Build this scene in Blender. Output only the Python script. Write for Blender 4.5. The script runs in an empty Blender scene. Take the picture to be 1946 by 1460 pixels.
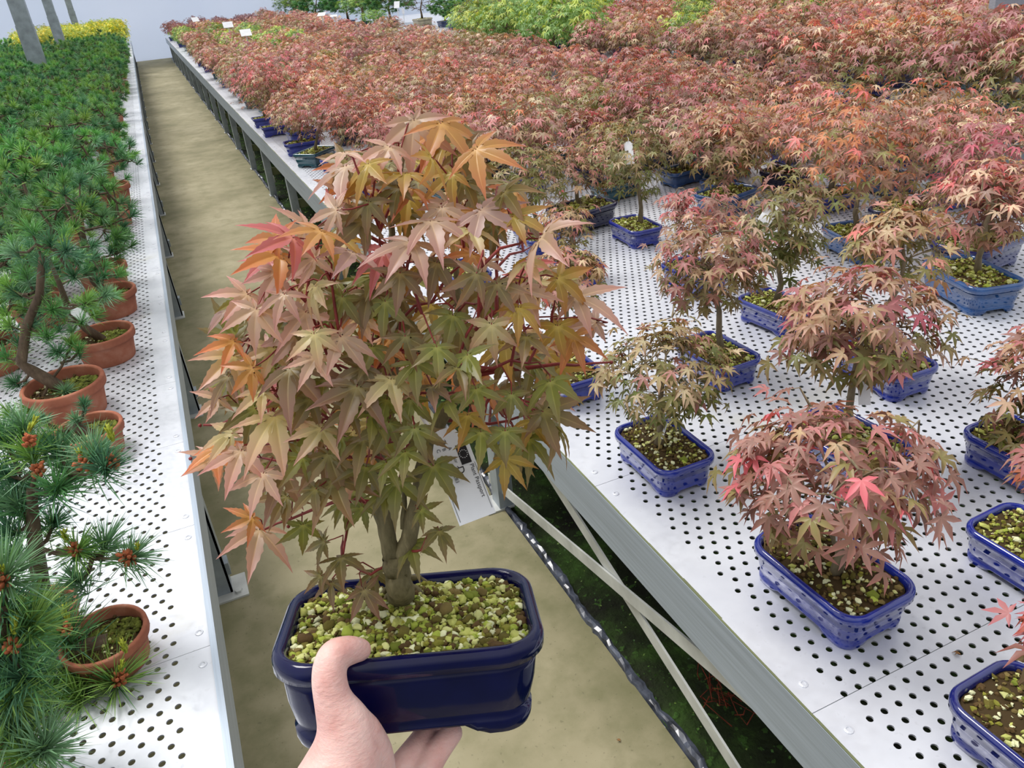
import bpy, math, random
import numpy as np
from mathutils import Vector, Matrix
sc = bpy.context.scene
col = sc.collection
PI = math.pi
rnd = random.Random(7)
nr = np.random.default_rng(7)

# ------------------------------------------------------------------ camera
FPX = 1463.0
R = np.array([[0.90863918, -0.26328819, 0.32412062],
              [-0.4096364, -0.41130611, 0.81426366],
              [-0.08107321, -0.87264346, -0.48158127]])
CAM = np.array([0, 0, 1.5])
BZ = 0.5                                    # bench top height


def ray(px, py):
    return R @ np.array([(px - 973) / FPX, (py - 730) / FPX, 1.0])


def at(px, py, z):                          # point of the photo on a horizontal plane
    v = ray(px, py)
    return CAM + v * ((z - CAM[2]) / v[2])


def P(px, py, d):                           # point at a known distance
    return CAM + ray(px, py) * d


def proj(w):
    q = R.T @ (np.array(w) - CAM)
    return 973 + FPX * q[0] / q[2], 730 + FPX * q[1] / q[2], q[2]


cd = bpy.data.cameras.new('camera')
cam = bpy.data.objects.new('camera', cd)
col.objects.link(cam)
M = Matrix.Identity(4)
for i in range(3):
    M[i][0] = R[i, 0]; M[i][1] = -R[i, 1]; M[i][2] = -R[i, 2]; M[i][3] = CAM[i]
cam.matrix_world = M
cd.sensor_width = 36
cd.lens = FPX / 1946 * 36
cd.clip_start = 0.02
sc.camera = cam

# ------------------------------------------------------------------ colour and materials


def lin(*c):
    return tuple(((v / 255 + 0.055) / 1.055) ** 2.4 if v > 10 else v / 255 / 12.92 for v in c)


def lin4(*c):
    return lin(*c) + (1,)


class N:                                    # small node-tree writer
    def __init__(s, name):
        s.m = bpy.data.materials.new(name); s.m.use_nodes = True
        s.t = s.m.node_tree; s.t.nodes.clear()
        s.out = s.n('ShaderNodeOutputMaterial')

    def n(s, typ, **kw):
        nd = s.t.nodes.new(typ)
        for k, v in kw.items():
            setattr(nd, k, v)
        return nd

    def set(s, nd, **kw):
        for k, v in kw.items():
            key = int(k[1:]) if k[0] == '_' and k[1:].isdigit() else k.replace('_', ' ')
            sock = nd.inputs[key]
            if isinstance(v, bpy.types.NodeSocket):
                s.t.links.new(v, sock)
            else:
                sock.default_value = v
        return nd

    def bsdf(s, color, rough=.5, spec=.5, **kw):
        b = s.n('ShaderNodeBsdfPrincipled')
        s.set(b, Base_Color=color, Roughness=rough, **{'Specular_IOR_Level': spec})
        s.set(b, **kw)
        return b

    def noise(s, vec, scale, detail=4, rough=.55):
        nd = s.n('ShaderNodeTexNoise')
        s.set(nd, Vector=vec, Scale=scale, Detail=detail, Roughness=rough)
        return nd.outputs['Fac']

    def ramp(s, fac, *stops):
        nd = s.n('ShaderNodeValToRGB')
        e = nd.color_ramp.elements
        while len(e) < len(stops):
            e.new(.5)
        for el, (p, c) in zip(e, stops):
            el.position = p; el.color = c if len(c) == 4 else tuple(c) + (1,)
        s.set(nd, Fac=fac)
        return nd.outputs['Color']

    def mix(s, fac, a, b, mode='MIX'):
        nd = s.n('ShaderNodeMix', data_type='RGBA', blend_type=mode)
        s.set(nd, _0=fac, _6=a, _7=b)
        return nd.outputs[2]

    def math(s, op, a, b=0.0, clamp=False):
        nd = s.n('ShaderNodeMath', operation=op, use_clamp=clamp)
        s.set(nd, _0=a, _1=b)
        return nd.outputs[0]

    def coord(s, which='Object'):
        return s.n('ShaderNodeTexCoord').outputs[which]

    def bump(s, h, strength=.2, dist=.01):
        nd = s.n('ShaderNodeBump')
        s.set(nd, Height=h, Strength=strength, Distance=dist)
        return nd.outputs[0]

    def attr(s, name='Col'):
        return s.n('ShaderNodeAttribute', attribute_name=name).outputs['Color']

    def objcol(s):
        return s.n('ShaderNodeObjectInfo').outputs['Color']

    def done(s, shader):
        s.t.links.new(shader.outputs[0] if hasattr(shader, 'outputs') else shader, s.out.inputs[0])
        return s.m


def m_plain(name, rgb, rough=.5, spec=.5, var=0.0, scale=30, **kw):
    k = N(name)
    c = lin4(*rgb)
    if var:
        f = k.noise(k.coord(), scale)
        c = k.ramp(f, (.3, lin(*[v * (1 - var) for v in rgb])), (.7, lin(*[min(255, v * (1 + var)) for v in rgb])))
    return k.done(k.bsdf(c, rough, spec, **kw))


def m_perforated(name, x0, x1, phx, phy):
    k = N(name)
    co = k.coord()
    sep = k.n('ShaderNodeSeparateXYZ'); k.set(sep, _0=co)
    ds = []
    for ox, oy in ((0, 0), (.014, .0245)):
        sub = k.n('ShaderNodeVectorMath', operation='SUBTRACT'); k.set(sub, _0=co, _1=(phx + ox, phy + oy, 0))
        w = k.n('ShaderNodeVectorMath', operation='WRAP'); k.set(w, _0=sub.outputs[0], _1=(.014, .0245, 1), _2=(-.014, -.0245, -1))
        fl = k.n('ShaderNodeVectorMath', operation='MULTIPLY'); k.set(fl, _0=w.outputs[0], _1=(1, 1, 0))
        ln = k.n('ShaderNodeVectorMath', operation='LENGTH'); k.set(ln, _0=fl.outputs[0])
        ds.append(ln.outputs['Value'])
    d = k.math('MINIMUM', ds[0], ds[1])
    hole = k.math('LESS_THAN', d, .0053)
    hole = k.math('MULTIPLY', hole, k.math('GREATER_THAN', sep.outputs[0], x0))
    hole = k.math('MULTIPLY', hole, k.math('LESS_THAN', sep.outputs[0], x1))
    n1 = k.noise(co, 7, 5); n2 = k.noise(co, 60, 3); n3 = k.noise(co, 3.1, 6, .65)
    c = k.ramp(n1, (.3, lin(204, 207, 215)), (.7, lin(221, 224, 230)))
    c = k.mix(k.math('MULTIPLY', k.math('GREATER_THAN', n2, .66), .12), c, lin4(150, 150, 150))
    stain = k.ramp(n3, (.6, (0, 0, 0)), (.72, (1, 1, 1)))
    c = k.mix(k.math('MULTIPLY', stain, .3), c, lin4(190, 182, 140))
    b = k.bsdf(c, .38, .5, Metallic=.25)
    k.set(b, Roughness=k.ramp(n2, (.3, (.3, .3, .3)), (.7, (.5, .5, .5))))
    tr = k.n('ShaderNodeBsdfTransparent')
    mx = k.n('ShaderNodeMixShader'); k.set(mx, _0=hole, _1=b.outputs[0], _2=tr.outputs[0])
    return k.done(mx)


def m_leaf(name, transl=.28, rough=.42, warm=(1.15, 1.0, .65), spec=.5):
    k = N(name)
    base = k.mix(1.0, k.attr(), k.objcol(), 'MULTIPLY')
    r = k.n('ShaderNodeObjectInfo').outputs['Random']
    hsv = k.n('ShaderNodeHueSaturation')
    k.set(hsv, Hue=k.math('ADD', k.math('MULTIPLY', r, .03), .485), Saturation=1.0, Value=k.math('ADD', k.math('MULTIPLY', r, .24), .88), Color=base)
    c = hsv.outputs[0]
    b = k.bsdf(c, rough, spec)
    t = k.n('ShaderNodeBsdfTranslucent')
    k.set(t, Color=k.mix(1.0, c, warm + (1,), 'MULTIPLY'))
    mx = k.n('ShaderNodeMixShader'); k.set(mx, _0=transl, _1=b.outputs[0], _2=t.outputs[0])
    return k.done(mx)


def m_vcol(name, rough=.8, spec=.2, objc=False, bump=0):
    k = N(name)
    c = k.attr()
    if objc:
        c = k.mix(1.0, c, k.objcol(), 'MULTIPLY')
    b = k.bsdf(c, rough, spec)
    if bump:
        k.set(b, Normal=k.bump(k.noise(k.coord(), 400, 3), bump, .002))
    return k.done(b)


def m_glaze(name, spec=.6, coat=.6):
    k = N(name)
    co = k.coord()
    n = k.noise(co, 28, 4)
    dark = k.mix(1.0, k.objcol(), (.62, .62, .7, 1), 'MULTIPLY')
    c = k.mix(k.ramp(n, (.35, (0, 0, 0)), (.65, (1, 1, 1))), dark, k.objcol())
    b = k.bsdf(c, .1, spec, Coat_Weight=coat, Coat_Roughness=.04)
    k.set(b, Normal=k.bump(k.noise(co, 45, 2), .06, .004))
    return k.done(b)


def m_terracotta():
    k = N('terracotta')
    co = k.coord()
    c = k.ramp(k.noise(co, 14, 5), (.3, lin(146, 88, 68)), (.55, lin(172, 108, 84)), (.75, lin(190, 138, 116)))
    b = k.bsdf(c, .8, .2)
    k.set(b, Normal=k.bump(k.noise(co, 160, 3), .15, .003))
    return k.done(b)


def m_bark(name, a, b_, scale=60):
    k = N(name)
    co = k.coord()
    mp = k.n('ShaderNodeMapping'); k.set(mp, Vector=co, Scale=(1, 1, .35))
    n = k.noise(mp.outputs[0], scale, 6, .65)
    c = k.ramp(n, (.3, lin(*a)), (.62, lin(*b_)), (.78, lin(*[min(255, v * 1.35) for v in b_])))
    b = k.bsdf(c, .75, .25)
    k.set(b, Normal=k.bump(n, .5, .003))
    return k.done(b)


def m_concrete():
    k = N('concrete')
    co = k.coord()
    n1 = k.noise(co, 1.3, 6, .6); n2 = k.noise(co, 9, 6, .6); n3 = k.noise(co, 90, 2)
    c = k.ramp(n1, (.3, lin(118, 114, 84)), (.5, lin(152, 144, 114)), (.7, lin(172, 163, 134)))
    c = k.mix(k.math('MULTIPLY', k.ramp(n2, (.45, (0, 0, 0)), (.7, (1, 1, 1))), .5), c, lin4(112, 112, 76))
    sp = k.n('ShaderNodeSeparateXYZ'); k.set(sp, _0=co)
    edge = k.math('ABSOLUTE', k.math('SUBTRACT', sp.outputs[0], .22))
    edge = k.math('ADD', edge, k.math('MULTIPLY', k.math('SUBTRACT', n2, .5), .35))
    em = k.ramp(edge, (.27, (0, 0, 0)), (.46, (1, 1, 1)))
    c = k.mix(k.math('MULTIPLY', em, .5), c, lin4(100, 100, 66))
    c = k.mix(k.math('MULTIPLY', k.math('GREATER_THAN', n3, .68), .35), c, lin4(90, 85, 66))
    b = k.bsdf(c, .72, .3)
    k.set(b, Normal=k.bump(n2, .12, .01))
    return k.done(b)


def m_soilbed():
    k = N('mossy_soil')
    co = k.coord()
    n1 = k.noise(co, 5, 6, .65); n2 = k.noise(co, 45, 4)
    c = k.ramp(n1, (.35, lin(28, 27, 22)), (.52, lin(40, 52, 26)), (.7, lin(62, 92, 36)))
    c = k.mix(k.math('MULTIPLY', k.math('GREATER_THAN', n2, .62), .6), c, lin4(66, 100, 42))
    b = k.bsdf(c, .9, .2)
    k.set(b, Normal=k.bump(n2, .8, .02))
    return k.done(b)


def m_metal(name, rgb, rough=.4, metal=.3, streak=False):
    k = N(name)
    co = k.coord()
    if streak:
        mp = k.n('ShaderNodeMapping'); k.set(mp, Vector=co, Scale=(1, .02, 1))
        n = k.noise(mp.outputs[0], 160, 4, .6)
    else:
        n = k.noise(co, 11, 5)
    lo = .92 if streak else .86
    c = k.ramp(n, (.3, lin(*[v * lo for v in rgb])), (.7, lin(*[min(255, v * 1.05) for v in rgb])))
    return k.done(k.bsdf(c, rough, .5, Metallic=metal))


def m_wall():
    k = N('translucent_sheeting')
    co = k.coord()
    c = k.ramp(k.noise(co, .25, 3), (.3, lin(232, 238, 248)), (.7, lin(240, 244, 252)))
    b = k.bsdf(c, .45, .3)
    t = k.n('ShaderNodeBsdfTranslucent'); k.set(t, Color=c)
    mx = k.n('ShaderNodeMixShader'); k.set(mx, _0=.6, _1=b.outputs[0], _2=t.outputs[0])
    return k.done(mx)


def m_skin():
    k = N('skin')
    co = k.coord()
    n1 = k.noise(co, 38, 5, .6); n2 = k.noise(co, 420, 3)
    c = k.ramp(n1, (.3, lin(224, 166, 156)), (.5, lin(236, 190, 180)), (.72, lin(243, 206, 196)))
    mp = k.n('ShaderNodeMapping'); k.set(mp, Vector=co, Scale=(1, 1, 3.2), Rotation=(.3, .5, .2))
    w = k.noise(mp.outputs[0], 120, 5, .6)
    h = k.math('ADD', k.math('MULTIPLY', w, .8), k.math('MULTIPLY', n2, .35))
    b = k.bsdf(c, .48, .4, Subsurface_Weight=.25, Subsurface_Scale=.006, Subsurface_Radius=(1, .35, .2))
    k.set(b, Normal=k.bump(h, .42, .0024))
    return k.done(b)


MT = {}
MT['perf_right'] = m_perforated('perforated_aluminium', .698, 8.9, .7029, .5439)
MT['perf_left'] = m_perforated('perforated_aluminium_left', -5, -.214, -.222, .911)
MT['rail'] = m_metal('aluminium_rail', (170, 181, 194), .42, .35, True)
MT['steel'] = m_metal('galvanised_steel', (164, 173, 180), .5, .3)
MT['palesteel'] = m_metal('pale_steel', (206, 208, 204), .45, .25)
MT['concrete'] = m_concrete()
MT['bed'] = m_soilbed()
MT['wall'] = m_wall()
MT['glaze'] = m_glaze('blue_glaze')
MT['shadeglaze'] = m_glaze('shade_darkened_glaze', .36, 0.0)  # less reflective glaze, for the held pot with its shade painted in
MT['terracotta'] = m_terracotta()
MT['bark'] = m_bark('green_brown_bark', (104, 92, 70), (146, 132, 106))
MT['herobark'] = m_bark('maple_bark', (82, 76, 50), (126, 116, 84), 110)
MT['pinebark'] = m_bark('pine_bark', (72, 58, 46), (108, 92, 74))
MT['pebble'] = m_vcol('pebbles', .85, .2, bump=.3)
MT['leaf'] = m_leaf('maple_leaf')
MT['heroleaf'] = m_leaf('large_maple_leaf', .38, .38, (1.2, 1.05, .5), .5)
MT['needle'] = m_leaf('pine_needle', .18, .45, (1.1, 1.1, .6), .4)
MT['twig'] = m_plain('red_twig', (128, 44, 40), .5, .4, .15, 90)
MT['cone'] = m_plain('pollen_cone', (172, 98, 66), .8, .2, .25, 260)
MT['candle'] = m_plain('young_shoot', (160, 168, 56), .6, .3, .25, 200)
MT['skin'] = m_skin()
MT['card'] = m_plain('white_card', (236, 237, 240), .5, .4, .03, 20)
MT['ink'] = m_plain('black_ink', (34, 32, 36), .6, .3)
MT['grey_ink'] = m_plain('grey_ink', (92, 92, 96), .6, .3)
MT['star'] = m_plain('white_print', (225, 225, 228), .6, .3)
MT['cord'] = m_plain('clear_tie', (222, 222, 220), .25, .5)
MT['liner'] = m_plain('plastic_liner', (66, 70, 80), .22, .6, .4, 25)
MT['weed'] = m_leaf('weed_leaf', .3, .5, (1.0, 1.2, .5))
MT['moss'] = m_plain('moss', (92, 98, 44), .95, .1, .4, 90)
MT['greenrail'] = m_metal('algae_rail', (116, 122, 84), .6, .15)
MT['drybrown'] = m_plain('dry_leaf', (150, 110, 70), .7, .2, .2, 60)
MT['redweed'] = m_plain('dead_weed', (120, 56, 40), .8, .2, .3, 60)

# ------------------------------------------------------------------ mesh helpers


class MB:
    def __init__(s):
        s.v = []; s.f = []; s.c = []; s.n = 0

    def add(s, v, f, c=None):
        v = np.asarray(v, float)
        o = s.n
        s.v.append(v); s.n += len(v)
        s.f.extend([tuple(i + o for i in q) for q in f])
        if c is None:
            c = (1, 1, 1)
        c = np.asarray(c, float)
        if c.ndim == 1:
            c = np.tile(c, (len(v), 1))
        s.c.append(c)

    def box(s, x0, x1, y0, y1, z0, z1, c=None):
        v = [(x, y, z) for z in (z0, z1) for y in (y0, y1) for x in (x0, x1)]
        s.add(v, [(0, 2, 3, 1), (4, 5, 7, 6), (0, 1, 5, 4), (2, 6, 7, 3), (0, 4, 6, 2), (1, 3, 7, 5)], c)

    def bar(s, a, b, w, h, c=None, up=(0, 0, 1)):
        a = np.array(a, float); b = np.array(b, float)
        d = b - a; d /= np.linalg.norm(d)
        u = np.cross(d, np.array(up, float))
        if np.linalg.norm(u) < 1e-3:
            u = np.cross(d, (1, 0, 0))
        u /= np.linalg.norm(u); t = np.cross(u, d)
        v = [p + u * sx * w / 2 + t * sz * h / 2 for p in (a, b) for sx, sz in ((-1, -1), (1, -1), (1, 1), (-1, 1))]
        s.add(v, [(3, 2, 1, 0), (4, 5, 6, 7), (0, 1, 5, 4), (1, 2, 6, 5), (2, 3, 7, 6), (3, 0, 4, 7)], c)

    def tube(s, pts, rad, sides=6, c=None, cap=True):
        pts = np.asarray(pts, float)
        n = len(pts)
        rad = np.broadcast_to(np.asarray(rad, float), (n,))
        tan = np.gradient(pts, axis=0)
        tan /= np.linalg.norm(tan, axis=1)[:, None] + 1e-12
        ref = np.array([0, 0, 1.0]) if abs(tan[0][2]) < .9 else np.array([1.0, 0, 0])
        v = []
        for i in range(n):
            u = ref - tan[i] * (ref @ tan[i]); u /= np.linalg.norm(u) + 1e-12
            w = np.cross(tan[i], u); ref = u
            for k in range(sides):
                a = 2 * PI * k / sides
                v.append(pts[i] + rad[i] * (u * math.cos(a) + w * math.sin(a)))
        f = [(i * sides + k, i * sides + (k + 1) % sides, (i + 1) * sides + (k + 1) % sides, (i + 1) * sides + k)
             for i in range(n - 1) for k in range(sides)]
        if cap:
            f.append(tuple(range(sides))[::-1]); f.append(tuple((n - 1) * sides + k for k in range(sides)))
        s.add(v, f, c)

    def loops(s, L, close=True, capa=False, capb=False, c=None):
        k = len(L[0]); v = np.concatenate(L)
        f = [(i * k + j, i * k + (j + 1) % k, (i + 1) * k + (j + 1) % k, (i + 1) * k + j) for i in range(len(L) - 1) for j in range(k)]
        if capa: f.append(tuple(range(k))[::-1])
        if capb: f.append(tuple((len(L) - 1) * k + j for j in range(k)))
        s.add(v, f, c)

    def mesh(s, name, mat, smooth=True):
        me = bpy.data.meshes.new(name)
        v = np.concatenate(s.v) if s.v else np.zeros((0, 3))
        me.from_pydata(v.tolist(), [], s.f)
        ca = me.color_attributes.new('Col', 'FLOAT_COLOR', 'POINT')
        c = np.concatenate(s.c)
        ca.data.foreach_set('color', np.c_[c, np.ones(len(c))].ravel().astype(np.float32))
        if smooth:
            me.polygons.foreach_set('use_smooth', [True] * len(me.polygons))
        me.materials.append(mat)
        return me


def obj(name, me, parent=None, loc=None, rot=None, scale=None):
    o = bpy.data.objects.new(name, me)
    col.objects.link(o)
    if parent: o.parent = parent
    if loc is not None: o.location = loc
    if rot is not None: o.rotation_euler = rot
    if scale is not None: o.scale = (scale,) * 3 if isinstance(scale, (int, float)) else scale
    return o


def thing(name, label, cat, loc=(0, 0, 0), group=None, rz=0):
    o = bpy.data.objects.new(name, None)
    o.empty_display_size = .05
    col.objects.link(o)
    o.location = loc; o.rotation_euler = (0, 0, rz)
    tag(o, label, cat, group)
    return o


def tag(o, label, cat=None, group=None, kind=None):
    o['label'] = label
    if cat: o['category'] = cat
    if group: o['group'] = group
    if kind: o['kind'] = kind
    return o


def norm(v):
    v = np.asarray(v, float)
    return v / (np.linalg.norm(v) + 1e-12)


ORD = ['zeroth', 'first', 'second', 'third', 'fourth', 'fifth', 'sixth', 'seventh', 'eighth', 'ninth', 'tenth', 'eleventh', 'twelfth',
       'thirteenth', 'fourteenth', 'fifteenth', 'sixteenth', 'seventeenth', 'eighteenth', 'nineteenth']
TEN = {20: ('twentieth', 'twenty'), 30: ('thirtieth', 'thirty'), 40: ('fortieth', 'forty'), 50: ('fiftieth', 'fifty'), 60: ('sixtieth', 'sixty')}


def ordn(n):
    if n < 20: return ORD[n]
    t = TEN[n // 10 * 10]
    return t[0] if n % 10 == 0 else t[1] + '-' + ORD[n % 10]


# ------------------------------------------------------------------ pots


def rrect(a, b, r, n=7, side=9):
    pts = []
    cs = [(a - r, b - r, 0), (-a + r, b - r, 90), (-a + r, -b + r, 180), (a - r, -b + r, 270)]
    for i, (cx, cy, a0) in enumerate(cs):
        for k in range(n):
            t = math.radians(a0 + 90 * k / (n - 1)); pts.append((cx + r * math.cos(t), cy + r * math.sin(t)))
        nx, ny, na = cs[(i + 1) % 4]
        e = (nx + r * math.cos(math.radians(na)), ny + r * math.sin(math.radians(na)))
        s0 = pts[-1]
        for k in range(1, side):
            pts.append((s0[0] + (e[0] - s0[0]) * k / side, s0[1] + (e[1] - s0[1]) * k / side))
    return np.array(pts)


def pot_mesh(name, a=.1, b=.0675, h=.0746, r=.034, fine=True, mat='glaze', wall=.011):
    """rounded-rectangular glazed pot: rim lip, belly, base band and four feet; z = 0 at the feet"""
    n, sd = (9, 14) if fine else (5, 5)
    prof = [(.013, 0), (.0115, .004), (.011, .012), (.0135, .0145), (.0115, .019), (.008, .035), (.0065, .05), (.006, h - .020),
            (.0075, h - .0185), (.0065, h - .0165), (.0005, h - .0145), (0, h - .007), (.001, h - .003), (.0035, h - .0005), (.006, h),
            (wall - .003, h - .0005), (wall, h - .004), (wall + .001, h - .016)]
    L = []
    for i, (o, z) in enumerate(prof):
        p = rrect(a - o, b - o, max(.006, r - o), n, sd)
        zz = np.full(len(p), z)
        if i <= 2:                       # raise the middle of each side between the feet
            fx = np.clip((.5 * a - np.abs(p[:, 0])) / (.12 * a), 0, 1) * (np.abs(p[:, 1]) > b - .02)
            fy = np.clip((.42 * b - np.abs(p[:, 1])) / (.14 * b), 0, 1) * (np.abs(p[:, 0]) > a - .02)
            zz = np.maximum(zz, np.maximum(fx, fy) * .0095)
        L.append(np.c_[p, zz])
    m = MB()
    m.loops(L)
    # underside, set up inside the feet
    p = rrect(a - .03, b - .03, .015, n, sd)
    m.loops([L[0], np.c_[p, np.full(len(p), .009)]][::-1], capa=False)
    m.add(np.c_[p, np.full(len(p), .009)], [tuple(range(len(p)))[::-1]])
    return m.mesh(name, MT[mat])


def terra_mesh(name, r=.1, h=.1, seg=40, oval=1.0):
    prof = [(0, 0), (.78, 0), (.80, .004), (.9, h - .028), (.905, h - .026), (.985, h - .025), (1.0, h - .02), (1.0, h - .004), (.98, h),
            (.9, h), (.885, h - .004), (.87, h - .03)]
    m = MB(); L = []
    for k, z in prof[1:]:
        t = np.linspace(0, 2 * PI, seg, endpoint=False)
        L.append(np.c_[r * k * np.cos(t) * oval, r * k * np.sin(t), np.full(seg, z)])
    m.loops(L, capa=True)
    return m.mesh(name, MT['terracotta'])


ICO_V = []
_ph = (1 + 5 ** .5) / 2
ICO_V = np.array([(-1, _ph, 0), (1, _ph, 0), (-1, -_ph, 0), (1, -_ph, 0), (0, -1, _ph), (0, 1, _ph), (0, -1, -_ph), (0, 1, -_ph),
                  (_ph, 0, -1), (_ph, 0, 1), (-_ph, 0, -1), (-_ph, 0, 1)]) / math.hypot(1, _ph)
ICO_F = [(0, 11, 5), (0, 5, 1), (0, 1, 7), (0, 7, 10), (0, 10, 11), (1, 5, 9), (5, 11, 4), (11, 10, 2), (10, 7, 6), (7, 1, 8),
         (3, 9, 4), (3, 4, 2), (3, 2, 6), (3, 6, 8), (3, 8, 9), (4, 9, 5), (2, 4, 11), (6, 2, 10), (8, 6, 7), (9, 8, 1)]


def subdiv(v, f):
    v = [np.array(p) for p in v]; cache = {}; out = []

    def mid(i, j):
        k = (min(i, j), max(i, j))
        if k not in cache:
            cache[k] = len(v); v.append(norm(v[i] + v[j]))
        return cache[k]
    for a, b, c in f:
        x, y, z = mid(a, b), mid(b, c), mid(c, a)
        out += [(a, x, z), (b, y, x), (c, z, y), (x, y, z)]
    return np.array(v), out


ICO2 = subdiv(ICO_V, ICO_F)
PEB = [lin(*c) for c in ((188, 192, 106), (210, 212, 140), (226, 228, 184), (142, 140, 58), (104, 96, 44), (92, 72, 44), (124, 108, 64), (164, 178, 74), (112, 122, 46))]
PEBW = np.array([3, 2.6, 1.6, 2.2, 3, 2.2, 1.6, 2.4, 1.6]); PEBW = PEBW / PEBW.sum()
PEB_DARK = np.array([.5, 1.8, 3.2, .9, 3.5, 7, 3, .2, .5]); PEB_DARK = PEB_DARK / PEB_DARK.sum()


def gravel_mesh(name, a, b, r, count, size, fine=False, dark=False, round_=False, mound=.004):
    m = MB()
    ring = rrect(a, b, min(r, a - .001, b - .001), 5, 4) if not round_ else np.array([(a * math.cos(t), b * math.sin(t)) for t in np.linspace(0, 2 * PI, 24, endpoint=False)])
    bc = lin(70, 56, 34)
    L = [np.c_[ring * k, np.full(len(ring), mound * (1 - k * k) - .001)] for k in (1, .66, .33)]
    m.loops(L, capb=True, c=bc)
    V, F = ICO2 if fine else (ICO_V, ICO_F)
    done = 0
    while done < count:
        x, y = nr.uniform(-a, a), nr.uniform(-b, b)
        if round_:
            if (x / a) ** 2 + (y / b) ** 2 > .95: continue
        else:
            qx, qy = max(0, abs(x) - (a - r)), max(0, abs(y) - (b - r))
            if math.hypot(qx, qy) > r - size * .4: continue
        s = size * nr.lognormal(0, .3)
        q = V * (1 + .22 * nr.normal(size=(len(V), 1))) * (s, s * nr.uniform(.6, .9), s * nr.uniform(.55, .8))
        t = nr.uniform(0, 2 * PI); e = nr.normal(0, .5)
        Rz = np.array([[math.cos(t), -math.sin(t), 0], [math.sin(t), math.cos(t), 0], [0, 0, 1]])
        Rx = np.array([[1, 0, 0], [0, math.cos(e), -math.sin(e)], [0, math.sin(e), math.cos(e)]])
        z = mound * (1 - (x / a) ** 2) * (1 - (y / b) ** 2) + nr.uniform(-.2, .7) * s
        c = np.array(PEB[nr.choice(len(PEB), p=PEB_DARK if dark else PEBW)]) * nr.uniform(.8, 1.15)
        m.add(q @ Rx.T @ Rz.T + (x, y, z), F, c)
        done += 1
    return m.mesh(name, MT['pebble'], fine)


# ------------------------------------------------------------------ leaves
LOBES_S = [(0, 1.0), (48, .9), (-48, .9), (100, .58), (-100, .58)]


def leaf_simple():
    """five-lobed maple leaf, 1 unit long; returns verts, faces, radial coordinate"""
    V = [(0, 0, 0)]; rad = [0.0]; F = []
    order = sorted(LOBES_S, key=lambda q: q[0])
    nt = []
    angs = [o[0] for o in order]
    bis = [angs[0] - 40] + [(angs[i] + angs[i + 1]) / 2 for i in range(4)] + [angs[-1] + 40]
    for i, bA in enumerate(bis):
        r = .11 if i in (0, 5) else .21
        t = math.radians(bA); V.append((r * math.cos(t), r * math.sin(t), .015)); rad.append(.3); nt.append(len(V) - 1)
    for i, (ang, ln) in enumerate(order):
        t = math.radians(ang); d = np.array((math.cos(t), math.sin(t))); n = np.array((-d[1], d[0]))
        w = .118 * ln + .012
        base = len(V)
        for p, z, rr in ((d * .48 * ln - n * w, .05, .55), (d * .46 * ln, -.012, .12), (d * .48 * ln + n * w, .05, .55), (d * ln, -.10 * ln - .05, 1.0)):
            V.append((p[0], p[1], z)); rad.append(rr)
        a, mid, b, tip = base, base + 1, base + 2, base + 3
        F += [(0, nt[i], a, mid), (a, tip, mid), (0, mid, b, nt[i + 1]), (mid, tip, b)]
    V = np.array(V); rad = np.array(rad)
    V[:, 2] -= .16 * (V[:, 0] ** 2 + V[:, 1] ** 2)
    return V, F, rad


LS = leaf_simple()
LOBES_H = [(0, 1.0), (50, .92), (-50, .92), (98, .66), (-98, .66), (142, .28), (-142, .28)]


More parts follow.
